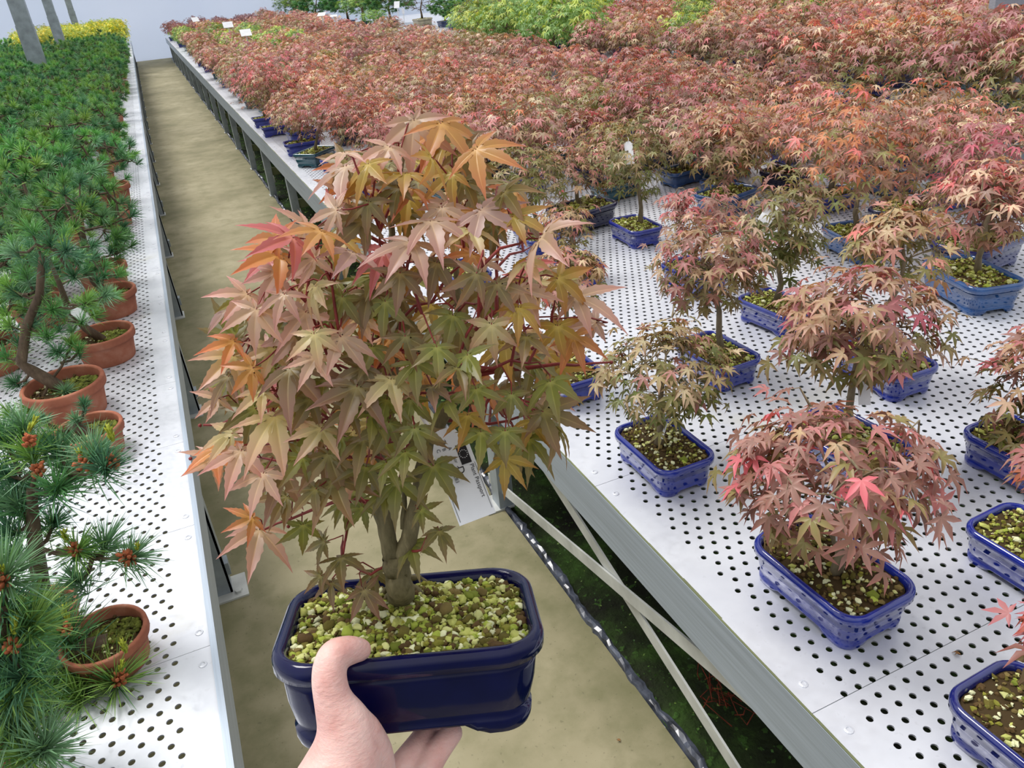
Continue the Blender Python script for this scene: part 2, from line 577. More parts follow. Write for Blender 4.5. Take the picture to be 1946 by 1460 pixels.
def leaf_fine(seed):
    """serrated seven-lobed leaf for the held tree; returns verts, faces, radial coordinate, midrib flag"""
    g = np.random.default_rng(seed)
    order = sorted([(a + g.normal(0, 5), l * g.uniform(.9, 1.08)) for a, l in LOBES_H])
    order = sorted(order)
    angs = [o[0] for o in order]
    V = [(0, 0, 0)]; rad = [0.]; mid = [1.]; F = []
    bis = [angs[0] - 22] + [(angs[i] + angs[i + 1]) / 2 for i in range(6)] + [angs[-1] + 22]
    nt = []
    for i, bA in enumerate(bis):
        r = .05 if i in (0, 7) else (.10 if i in (1, 6) else .17)
        t = math.radians(bA); V.append((r * math.cos(t), r * math.sin(t), .006)); rad.append(r); mid.append(0); nt.append(len(V) - 1)
    T = [.20, .30, .39, .47, .55, .63, .70, .78, .85, .92]
    for i, (ang, ln) in enumerate(order):
        t = math.radians(ang); d = np.array((math.cos(t), math.sin(t))); n = np.array((-d[1], d[0]))
        curl = g.normal(0, .10); bend = g.normal(0, .08); drp = g.uniform(.08, .45)
        W = (.152 if ln > .5 else .17) * (ln ** .85)
        rows = []
        for j, u in enumerate(T):
            prof = W * (math.sin(PI * min(1, u) ** .95) ** .85) * (1.0 if u < .45 else 1.0 - .85 * (u - .45))
            ser = 1.0 + (.10 if j % 2 else -.07)
            c0 = d * u * ln + n * bend * ln * u * u
            zc = -drp * ln * u * u
            k0 = len(V)
            back = d * (.012 if j % 2 == 0 else 0)
            for sx, mv in ((-1, 0), (-.13, .15), (0, 1), (.13, .15), (1, 0)):
                V.append((*(c0 + n * prof * ser * sx - back * abs(sx)), zc + .30 * prof * abs(sx) - curl * prof * sx - (.008 if sx == 0 else 0))); rad.append(u); mid.append(mv)
            rows.append(k0)
        k0 = len(V)
        V.append((*(d * ln * 1.04 + n * bend * ln), -drp * ln * 1.1)); rad.append(1); mid.append(0)
        r0 = rows[0]
        F += [(0, nt[i], r0, r0 + 1), (0, r0 + 1, r0 + 2), (0, r0 + 2, r0 + 3), (0, r0 + 3, r0 + 4, nt[i + 1])]
        for q in range(len(rows) - 1):
            a, b = rows[q], rows[q + 1]
            F += [(a + e, b + e, b + e + 1, a + e + 1) for e in range(4)]
        a = rows[-1]
        F += [(a, k0, a + 1), (a + 1, k0, a + 2), (a + 2, k0, a + 3), (a + 3, k0, a + 4)]
    return np.array(V), F, np.array(rad), np.array(mid)


def frame_from(nrm, fwd):
    n = norm(nrm); x = np.asarray(fwd, float); x = norm(x - n * (x @ n)); y = np.cross(n, x)
    return np.array([x, y, n])              # rows: leaf x, y, z axes


PAL = {                                     # (centre, edge) of the small maples' leaves
    'tan': ((196, 180, 132), (206, 156, 138)), 'rose': ((196, 142, 134), (210, 130, 132)), 'pink': ((222, 126, 128), (232, 116, 130)),
    'olive': ((146, 146, 86), (160, 132, 96)), 'green': ((120, 134, 66), (142, 126, 80)), 'dust': ((170, 140, 124), (184, 136, 126)),
    'orange': ((206, 138, 98), (216, 114, 92)), 'brown': ((146, 116, 96), (164, 108, 98)), 'light': ((226, 208, 172), (230, 184, 168)),
    'lime': ((186, 204, 90), (200, 210, 100)), 'leafg': ((118, 158, 78), (142, 176, 90)), 'purple': ((138, 84, 86), (156, 88, 92))}
MIXES = {
    'red': (dict(rose=5, dust=3, tan=2, pink=1.6, orange=1.0, brown=1.2, light=1.6), dict(olive=2.5, brown=2, dust=2, green=1)),
    'tan': (dict(tan=4, light=2, rose=3, dust=2, pink=.5), dict(olive=4, green=2.5, brown=1.5)),
    'pinkish': (dict(pink=2.4, rose=5, dust=2, orange=.8, light=1.2), dict(brown=3, olive=2, dust=2)),
    'bronze': (dict(brown=3, dust=3, olive=2, rose=2.6, pink=1.6, tan=.8), dict(brown=3, olive=3, dust=1)),
    'olive': (dict(olive=4, tan=3, light=1.2, rose=1.2), dict(green=4, olive=3)),
    'orange': (dict(orange=3, rose=3.5, tan=1.6, dust=2, light=1), dict(olive=2, brown=2, orange=1)),
    'green': (dict(leafg=4, lime=3.5), dict(leafg=4)),
    'purple': (dict(purple=4, dust=.6), dict(purple=4)),
}


def pick(d, g):
    k = list(d); w = np.array([d[q] for q in k], float)
    return k[g.choice(len(k), p=w / w.sum())]


def maple_meshes(name, seed, mixname, count, leaf, rx, rz, crown, base=(0, 0), lean=0.0, ntwig=40, trunk_r=.009, ry=None, shell=.62, rag=.25):
    """foliage and wood of one small maple; z = 0 at the soil, crown = centre of the crown relative to the trunk foot"""
    g = np.random.default_rng(seed)
    ry = ry or rx
    crown = np.array(crown, float)
    fm = MB(); wm = MB()
    # trunk and branches
    top = crown + np.array([0, 0, rz * .35])
    pts = [np.array([base[0], base[1], -.006])]
    for u in (.2, .4, .6, .8, 1):
        pts.append(np.array([base[0], base[1], 0]) * (1 - u) + top * u + g.normal(0, .006, 3) * (1, 1, .3) + np.array([0, 0, 0]))
    rr = np.array([1.45, 1.05, .9, .75, .5, .25]) * trunk_r
    wm.tube(pts, rr, 7)
    bc = np.array(lin(112, 98, 72)); nodes = list(pts[2:])
    # sub-clumps make the outline uneven
    ncl = 9
    cl = []
    for _ in range(ncl):
        d = norm(g.normal(size=3) * (1, 1, .8)); cl.append(crown + d * (rx * .62, ry * .62, rz * .62) + (0, 0, rz * .08))
    tops, lows = MIXES[mixname]
    V, F, rad = LS
    dom = pick(tops, g)
    tips = []
    for i in range(count):
        if g.random() < .62:
            c0 = cl[g.integers(ncl)]
            p = c0 + g.normal(0, 1, 3) * (rx * rag, ry * rag, rz * rag)
        else:
            d = norm(g.normal(size=3)); p = crown + d * (g.random() ** (1 / 3) * (1 - shell) + shell) * (rx, ry, rz)
        h = (p[2] - crown[2]) / rz
        if p[2] < .012: p[2] = .012 + abs(g.normal(0, .01))
        out = norm((p - crown) * (1, 1, .3))
        nrm = norm(np.array([0, 0, 1.0]) + out * .55 + g.normal(0, .28, 3))
        fw = out * .8 + g.normal(0, .5, 3) + (0, 0, -.35)
        A = frame_from(nrm, fw)
        L = leaf * g.uniform(.65, 1.2)
        if h + g.normal(0, .35) > -.05:
            kind = dom if g.random() < .3 else pick(tops, g)
        else:
            kind = pick(lows, g)
        ce, ed = np.array(lin(*PAL[kind][0])), np.array(lin(*PAL[kind][1]))
        val = g.uniform(.82, 1.15)
        c = (ce[None] * (1 - rad[:, None]) + ed[None] * rad[:, None]) * val
        s = V * (L, L * g.uniform(.85, 1.1), L * g.uniform(.6, 1.6))
        fm.add(s @ A + p, F, c)
        tips.append(p)
    for i in g.choice(len(tips), min(ntwig, len(tips)), replace=False):
        p = tips[i]
        d = [np.linalg.norm(p - q) + .5 * max(0, q[2] - p[2]) for q in nodes]
        q = nodes[int(np.argmin(d))]
        mid = q * .5 + p * .5 + np.array([0, 0, .012]) + g.normal(0, .006, 3)
        wm.tube([q, mid, p], [trunk_r * .28, trunk_r * .18, .0006], 4, cap=False)
        nodes.append(mid)
    f = fm.mesh(name + '_foliage', MT['leaf'])
    w = wm.mesh(name + '_wood', MT['bark'])
    return f, w


# ------------------------------------------------------------------ pines
NEED = [lin(*c) for c in ((78, 124, 84), (96, 146, 90), (112, 160, 92), (118, 158, 118), (86, 132, 102), (136, 172, 90))]


def tuft(m, g, p, axis, n, length, wid, spread=1.0, tint=None):
    """a whorl of needles standing around a shoot"""
    axis = norm(axis)
    A = frame_from(axis, g.normal(size=3))
    base = np.array(NEED[g.integers(len(NEED))] if tint is None else tint)
    for _ in range(n):
        a = g.uniform(0, 2 * PI); th = abs(g.normal(.75, .38)) * spread
        d = math.sin(th) * (math.cos(a) * A[0] + math.sin(a) * A[1]) + math.cos(th) * A[2]
        s = p + axis * g.uniform(-.45, .25) * length * .55
        L = length * g.uniform(.7, 1.1)
        side = norm(np.cross(d, g.normal(size=3))) * wid
        up = np.array([0, 0, -1.0]) * L * g.uniform(0, .12)
        e = s + d * L + up; mi = s + d * L * .5 + up * .2 + np.array([0, 0, .02 * L])
        c = base * g.uniform(.7, 1.35)
        m.add([s - side * .7, s + side * .7, mi + side, mi - side, e], [(0, 1, 2, 3), (3, 2, 4)], [c * .85, c * .85, c, c, c * 1.2])


def pine_meshes(name, seed, tufts=46, needles=42, length=.036, rx=.15, rz=.12, crown=(-.05, 0, .2), wid=.0008):
    g = np.random.default_rng(seed)
    crown = np.array(crown, float)
    fm = MB(); wm = MB()
    pts = [np.array([0, 0, -.004])]
    for u in (.25, .5, .75, 1):
        pts.append(np.array(crown) * u + (math.sin(u * 5 + seed) * .018, math.cos(u * 4 + seed) * .014, rz * .5 * u * u))
    wm.tube(pts, np.array([.014, .011, .009, .007, .004]), 7)
    nodes = pts[2:]
    for i in range(tufts):
        d = norm(g.normal(size=3) * (1, 1, .9)); p = crown + d * (rx, rx, rz) * (.45 + .55 * g.random() ** .5)
        if p[2] < .02: p[2] = .02 + .03 * g.random()
        ax = norm((p - crown) * (1, 1, .4) + (0, 0, .07 + .1 * g.random()))
        q = nodes[int(np.argmin([np.linalg.norm(p - q) + .4 * max(0, q[2] - p[2]) for q in nodes]))]
        wm.tube([q, (p + q) / 2 + (0, 0, -.006), p], [.0032, .0026, .0016], 4, cap=False)
        nodes.append((p + q) / 2)
        tuft(fm, g, p, ax, needles, length, wid)
    return fm.mesh(name + '_needles', MT['needle']), wm.mesh(name + '_wood', MT['pinebark'])


def cone_mesh(seed, r=.010, n=13, length=.02):
    """cluster of little brown pollen cones around a shoot"""
    g = np.random.default_rng(seed); m = MB()
    for i in range(n):
        t = i * 2.4; z = length * (i / n)
        c = np.array([math.cos(t) * r * .62, math.sin(t) * r * .62, z])
        d = norm([math.cos(t), math.sin(t), .7])
        A = frame_from(d, g.normal(size=3))
        q = ICO_V * (r * .33, r * .33, r * .62)
        m.add(q @ A + c, ICO_F)
    return m.mesh('pollen_cone_cluster', MT['cone'])


def candle_mesh(seed, L=.03):
    g = np.random.default_rng(seed); m = MB()
    for i in range(16):
        t = g.uniform(0, 2 * PI); z = g.uniform(0, L * .7); d = norm([math.cos(t) * .35, math.sin(t) * .35, 1])
        s = np.array([math.cos(t) * .002, math.sin(t) * .002, z])
        m.tube([s, s + d * L * .25, s + d * L * .42], [.0016, .0013, .0003], 4)
    m.tube([(0, 0, 0), (0, 0, L)], [.0028, .0016], 6)
    return m.mesh('young_shoot', MT['candle'])

# ================================================================== the setting
def struct(name, me, label=None):
    o = obj(name, me); o['kind'] = 'structure'
    if label: o['label'] = label
    return o


m = MB(); m.box(-6, .655, -.6, 23.2, -.12, 0)
struct('floor', m.mesh('floor', MT['concrete'], False), 'stained concrete aisle floor between the two benches')
m = MB()
gx, gy = np.linspace(.66, 12, 60), np.linspace(-.6, 23.2, 140)
V = [(x, y, -.03 + .03 * nr.random()) for y in gy for x in gx]
m.add(V, [(j * 60 + i, j * 60 + i + 1, (j + 1) * 60 + i + 1, (j + 1) * 60 + i) for j in range(139) for i in range(59)])
struct('ground', m.mesh('ground', MT['bed']), 'dark mossy soil bed under the maple bench')
m = MB(); m.box(-9, 24, 23.2, 23.23, -.1, 6)
struct('wall_back', m.mesh('wall_back', MT['wall'], False), 'pale translucent sheeting at the far end of the greenhouse')
m = MB(); m.box(12, 12.03, -1, 23.2, -.1, 6)
struct('wall_right', m.mesh('wall_right', MT['wall'], False), 'pale translucent sheeting along the side of the greenhouse')

# crinkled plastic edging between path and soil
m = MB(); L = []
for y in np.arange(-.2, 23, .016):
    w = .012 + .003 * nr.random() + .003 * math.sin(y * 31); h = .006 + .010 * nr.random() + .004 * math.sin(y * 17); x = .667 + .0016 * nr.normal() + .003 * math.sin(y * 9) + .002 * math.sin(y * 23)
    L.append(np.array([(x - w, y, -.01), (x - w * .6, y, h * .8), (x + .002 * nr.normal(), y, h), (x + w * .7, y, h * .6), (x + w, y, -.02)]))
m.loops(L)
tag(obj('plastic_liner', m.mesh('plastic_liner', MT['liner'], False)), 'crinkled black plastic liner edge along the concrete path', 'liner')

# weeds on the soil under the bench
m = MB(); g = np.random.default_rng(5)
for i in range(5200):
    y = 2.3 + 12 * g.random() ** 1.6 if i > 900 else g.uniform(.2, 2.3)
    x = .70 + .9 * g.random() ** 1.4; z = .015 + (.16 * g.random() ** 1.5 if i > 900 else .01 * g.random())
    A = frame_from(g.normal(0, .5, 3) + (0, 0, 1), g.normal(size=3)); s = g.uniform(.008, .02) if i > 900 else g.uniform(.003, .008)
    c = np.array(lin(*[(70, 116, 44), (92, 136, 56), (54, 92, 40), (120, 150, 70)][g.integers(4)])) * g.uniform(.7, 1.2)
    q = np.array([(0, 0, 0), (.6, .45, .1), (1.1, 0, -.1), (.6, -.45, .1)]) * s
    m.add(q @ A + (x, y, z), [(0, 1, 2, 3)], c)
o = obj('weeds', m.mesh('weeds', MT['weed'], False)); tag(o, 'low green weeds growing on the dark soil under the maple bench', 'weeds', kind='stuff')
m = MB(); g = np.random.default_rng(8)
b0 = np.array(at(1375, 1330, 0.0))
for i in range(26):
    p = b0 + g.normal(0, .02, 3) * (1, 1.4, 0) + (0, 0, .002)
    m.tube([p, p + g.normal(0, .018, 3) * (1, 1, .3) + (0, 0, .025), p + g.normal(0, .03, 3) * (1, 1, .3) + (0, 0, .03)], [.0016, .0014, .0008], 4)
tag(obj('dead_weed', m.mesh('dead_weed', MT['redweed'])), 'small withered reddish weed on the dark soil below the bench braces', 'weed')

# ---- benches


def rivet(m, x, y, z):
    t = np.linspace(0, 2 * PI, 10, endpoint=False)
    m.loops([np.c_[x + r * np.cos(t), y + r * np.sin(t), np.full(10, z + h)] for r, h in ((.0075, 0), (.007, .0012), (.004, .002), (.003, .0008))], capb=True)


def plane_x(px, py, x):
    v = ray(px, py); return CAM + v * (x / v[0])


def plane_y(px, py, y):
    v = ray(px, py); return CAM + v * (y / v[1])


rb = thing('greenhouse_bench', 'perforated aluminium bench crowded with red maples beside the concrete path', 'bench', (.64, .2, 0))


def child(name, mb, mat, parent, smooth=False):
    """mesh given in world coordinates, parented to a thing"""
    o = obj(name, mb.mesh(name, mat, smooth), parent)
    o.matrix_parent_inverse = parent.matrix_world.inverted() if False else Matrix.Translation(-Vector(parent.location))
    return o


ys = [-.02] + [1.18 + .64 * k for k in range(-1, 34)]
for i in range(len(ys) - 1):
    m = MB(); m.box(.637, 3.42, ys[i], ys[i + 1] - .0012, BZ - .0025, BZ)
    for yy in (ys[i] + .045, ys[i + 1] - .045): rivet(m, .663, yy, BZ)
    child('perforated_panel', m, MT['perf_right'], rb)
m = MB(); m.box(.6335, .6385, -.02, 22.6, BZ - .118, BZ - .001); m.box(.6385, .67, -.02, 22.6, BZ - .118, BZ - .115)
child('side_rail', m, MT['rail'], rb)
m = MB()
for y in np.arange(-.02, 22.5, .11):
    m.box(.6345, .6345 + nr.uniform(.003, .0052), y, y + .11, BZ - .002, BZ + .0004)
child('moss_line', m, MT['greenrail'], rb)['label'] = 'thin algae line along the sheet edge'
for k in range(0, 18):
    y = 1.84 + 1.15 * k
    m = MB(); m.box(.642, .648, y - .03, y + .03, 0, BZ - .004); m.box(.648, .69, y - .03, y - .024, 0, BZ - .004)
    leg = child('leg', m, MT['steel'], rb)
    m = MB(); m.box(.60 if k == 0 else .634, .69, y - .035, y + .05, 0, .006); t = np.linspace(0, 2 * PI, 6, endpoint=False)
    if k == 0: m.loops([np.c_[.618 + .009 * np.cos(t), y + .009 * np.sin(t), np.full(6, z)] for z in (.006, .014)], capb=True)
    fp = child('foot_plate', m, MT['palesteel'], rb)
    m = MB(); m.box(.65, 3.4, y - .02, y + .02, .16, .215)
    child('cross_beam', m, MT['greenrail'], rb)
    m = MB(); m.bar((.70, y, .10), (.70, y + .22, BZ - .02), .004, .022)
    child('stay', m, MT['palesteel'], rb)
for a, b, xx in (((930, 908), (1368, 1279), .656), ((1030, 880), (1398, 1460), .662)):
    pa, pb = plane_x(*a, xx), plane_x(*b, xx); pe = pa + (pb - pa) * 1.35
    m = MB(); m.bar(pa, pe, .005, .034)
    child('brace', m, MT['palesteel'], rb)

rb2 = thing('greenhouse_bench', 'second aluminium bench carrying taller maples beyond the near bench', 'bench', (3.7, 1.5, 0))
m = MB(); m.box(3.75, 9.0, 1.5, 20.5, BZ - .003, BZ)
child('bench_top', m, MT['perf_right'], rb2)
m = MB(); m.box(3.744, 3.75, 1.5, 20.5, BZ - .11, BZ + .001)
child('side_rail', m, MT['rail'], rb2)
for k in range(7):
    m = MB(); m.box(3.76, 3.80, 2 + 2.4 * k, 2.05 + 2.4 * k, -.02, BZ - .004); child('leg', m, MT['steel'], rb2)
    m = MB(); m.box(8.9, 8.95, 2 + 2.4 * k, 2.05 + 2.4 * k, -.02, BZ - .004); child('leg', m, MT['steel'], rb2)

lb = thing('greenhouse_bench', 'perforated aluminium bench with green pines in terracotta pots', 'bench', (-.16, .2, 0))
ys = [-.02, .37] + [1.12 - .375 + .375 * k for k in range(0, 59)]
for i in range(len(ys) - 1):
    m = MB(); m.box(-2.7, -.158, ys[i], ys[i + 1] - .001, BZ - .0025, BZ)
    for yy in (ys[i] + .04, ys[i + 1] - .04): rivet(m, -.178, yy, BZ)
    child('perforated_panel', m, MT['perf_left'], lb)
m = MB(); m.box(-.1575, -.1515, -.02, 22.5, BZ - .095, BZ + .003); m.box(-.1625, -.1575, -.02, 22.5, BZ, BZ + .003); m.box(-.19, -.1575, -.02, 22.5, BZ - .095, BZ - .092)
child('side_rail', m, MT['rail'], lb)
for k in range(-1, 18):
    y = 1.88 + 1.15 * k
    m = MB(); m.box(-.215, -.165, y - .03, y - .024, 0, BZ - .004); m.box(-.171, -.165, y - .03, y + .03, 0, BZ - .004)
    m.box(-.165, -.155, y - .02, y + .02, .06, .1)
    child('leg', m, MT['steel'], lb)
    m = MB(); m.box(-.23, -.125 if k < 1 else -.157, y - .06, y + .04, 0, .006)
    if k < 1: m.loops([np.c_[-.15 + .011 * np.cos(t), y - .035 + .011 * np.sin(t), np.full(6, z)] for z in (.006, .013)], capb=True)
    child('foot_plate', m, MT['palesteel'], lb)

# greenhouse posts standing behind the pines
for (X, Y, w, lab) in ((-1.22, 12.0, .19, 'nearest galvanised square post rising behind the pines'),
                       (-1.26, 17.0, .16, 'middle galvanised square post between the pines and golden shrubs'),
                       (-1.22, 22.2, .14, 'farthest thin galvanised post behind the golden shrubs')):
    po = thing('greenhouse_post', lab, 'post', (X, Y, 0))
    m = MB(); m.box(-w / 2, w / 2, -w / 2, w / 2, 0, 1.28)
    obj('lower_section', m.mesh('lower_section', MT['steel'], False), po)
    m = MB(); m.box(-w / 2 + .006, w / 2 - .006, -w / 2 + .006, w / 2 - .006, 1.28, 5)
    obj('upper_section', m.mesh('upper_section', MT['steel'], False), po)

# beam and post in the far corner above the maples
p0 = P(1915, 0, 4.6); p1 = P(2150, -40, 4.6)
m = MB(); m.bar(p0 - (.09, -.03, 0), p1, .06, .08)
tag(obj('metal_beam', m.mesh('metal_beam', MT['rail'], False)), 'pale metal beam above the far corner of the red maples', 'beam')
q = P(1780, 4, 10.5)
m = MB(); m.box(q[0] - .07, q[0] + .07, q[1] - .07, q[1] + .07, 0, 4.5)
tag(obj('greenhouse_post', m.mesh('greenhouse_post', MT['steel'], False)), 'grey metal post behind the orange maples near the metal beam', 'post')
q = P(1960, 5, 4.6)
m = MB(); m.box(q[0] - .03, q[0] + .03, q[1] - .03, q[1] + .03, -.03, p0[2] - .03)
tag(obj('greenhouse_post', m.mesh('greenhouse_post', MT['steel'], False)), 'short metal post holding up the pale beam', 'post')

# ================================================================== the held maple
PF = np.array([[0.95, 0.2748, 0.1485], [-0.304, 0.9226, 0.2374], [-0.0718, -0.2707, 0.96]])
PC = np.array([0.0758, 0.4482, 1.063]); PH = .0746


def loc2w(p): return PF @ np.asarray(p, float) + PC


def on_local(px, py, z):
    v = ray(px, py); o = PF.T @ (CAM - PC); w = PF.T @ v
    return o + w * ((z - o[2]) / w[2])


HM = Matrix.Identity(4)
for i in range(3):
    for j in range(3): HM[i][j] = PF[i, j]
_bw = loc2w((0, 0, -PH))
for i in range(3): HM[i][3] = _bw[i]
hero = thing('maple_bonsai', 'large bronze-leaved maple bonsai in glossy blue pot held up by a hand', 'bonsai tree')
hero.matrix_world = HM
HL = np.array(HM.inverted())


def hw(p):                                  # world -> held tree's own frame
    p = np.atleast_2d(p); return p @ HL[:3, :3].T + HL[:3, 3]


hp = obj('pot', pot_mesh('held_pot', .1, .0675, PH, .036, True, 'shadeglaze'), hero); hp.color = lin4(8, 13, 66)  # glaze colour darkened to put the shade on the pot's front into it
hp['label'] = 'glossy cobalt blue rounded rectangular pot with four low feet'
gv = obj('gravel', gravel_mesh('held_gravel', .0885, .056, .026, 2300, .0026, True), hero, (0, 0, PH - .0085))
gv['kind'] = 'stuff'; gv['label'] = 'lime and brown gravel on top of the soil'


def dax(y): return .597 - (1130 - y) * 8.75e-5


g = np.random.default_rng(21)
soil = lambda px, py: loc2w(on_local(px, py, -.0075))
base = loc2w(on_local(763, 1146, -.014))
HN = []                                     # skeleton nodes (world)
wood = MB()


def stem(pts, r0, r1, sides=9, mb=None, off=0.0, first=None):
    W = [] if first is None else [first]
    for q in pts:
        W.append(P(q[0], q[1], dax(q[1]) + off + (q[2] if len(q) > 2 else 0)))
    W = np.array(W); D = [W[0]]
    for a, b in zip(W[:-1], W[1:]):
        for u in (.33, .67, 1):
            D.append(a + (b - a) * u + (g.normal(0, .0007, 3) if u < 1 else 0))
    D = np.array(D); rr = np.linspace(r0, r1, len(D)) * (1 + .06 * g.normal(size=len(D)))
    (mb or wood).tube(hw(D), rr, sides)
    HN.extend(D.tolist())
    return D


T0 = stem([(758, 1112), (755, 1085), (753, 1060)], .0105, .0100, 14, first=base)
stem([(748, 1062), (735, 1012), (722, 955), (714, 895), (712, 855), (733, 805), (746, 740), (748, 650), (752, 570), (744, 470), (742, 390), (765, 300)], .0072, .0016)
stem([(760, 1062), (777, 1025), (792, 960), (803, 890), (814, 845), (838, 800), (863, 758), (886, 715)], .0066, .0046)
stem([(886, 715), (880, 650), (870, 560), (862, 470), (880, 395)], .0034, .0014)
stem([(766, 1005), (768, 940), (771, 870), (785, 830)], .0022, .0016)
# knobbly burrs where old branches were cut
for (px, py, r) in ((730, 812, .0085), (712, 862, .0078), (880, 722, .0072), (754, 1072, .0098), (812, 838, .0066), (757, 1104, .0098)):
    q = ICO2[0] * (1 + .16 * g.normal(size=(42, 1))) * r
    wood.add(hw(P(px, py, dax(py)) + q), ICO2[1])
trunk = obj('trunk', wood.mesh('held_trunk', MT['herobark']), hero)
trunk['label'] = 'twin grey-green stems rising from one thick base'
for pts in ([(768, 1128), (790, 1128), (812, 1140), (838, 1152)], [(772, 1116), (800, 1108), (832, 1118)], [(752, 1138), (736, 1146), (722, 1158)],
            [(752, 1128), (733, 1132), (716, 1146)], [(765, 1140), (770, 1156), (776, 1166)]):
    m = MB(); W = np.array([soil(*q) for q in pts]); W[0] += PF[:, 2] * .008; W[1] += PF[:, 2] * .005; W[-1] -= PF[:, 2] * .004
    m.tube(hw(W), np.linspace(.0034, .0015, len(W)), 8)
    obj('root', m.mesh('root', MT['herobark']), trunk)
branch = MB()
for pts, r0 in (([(712, 855), (640, 836), (570, 817), (480, 806), (386, 808)], .0024), ([(712, 858), (640, 838), (560, 836), (500, 846)], .0020),
                ([(714, 895), (600, 868), (545, 880), (470, 862)], .0018), ([(722, 955), (640, 952), (580, 975), (500, 1008)], .0016),
                ([(886, 715), (960, 702), (1060, 692), (1160, 689)], .0022), ([(886, 715), (960, 690), (1050, 640), (1112, 602)], .0020),
                ([(880, 650), (944, 590), (943, 510), (940, 385)], .0020), ([(748, 650), (660, 642), (570, 608), (485, 600)], .0022),
                ([(752, 570), (660, 560), (580, 545), (505, 505)], .0020), ([(744, 470), (660, 430), (620, 360)], .0016),
                ([(742, 390), (700, 330), (660, 292)], .0014), ([(742, 390), (810, 300), (836, 238)], .0016), ([(862, 470), (950, 430), (1030, 445)], .0016),
                ([(838, 800), (930, 806), (1030, 786)], .0016), ([(814, 845), (870, 830), (915, 820)], .0013), ([(752, 1065), (705, 1092), (650, 1066)], .0013),
                ([(768, 1050), (800, 1046), (822, 1020)], .0012), ([(746, 740), (700, 700), (680, 660)], .0018), ([(752, 570), (800, 520), (850, 440), (900, 300)], .0018)):
    stem([(x, y, g.normal(0, .012)) if i else (x, y) for i, (x, y) in enumerate(pts)], r0, .0008, 6, branch)
# cut stubs and tiny red buds
for (px, py) in ((380, 809), (1162, 689), (362, 872), (548, 1001), (660, 862)):
    q = ICO_V * .0016
    branch.add(hw(P(px, py, dax(py)) + q), ICO_F)

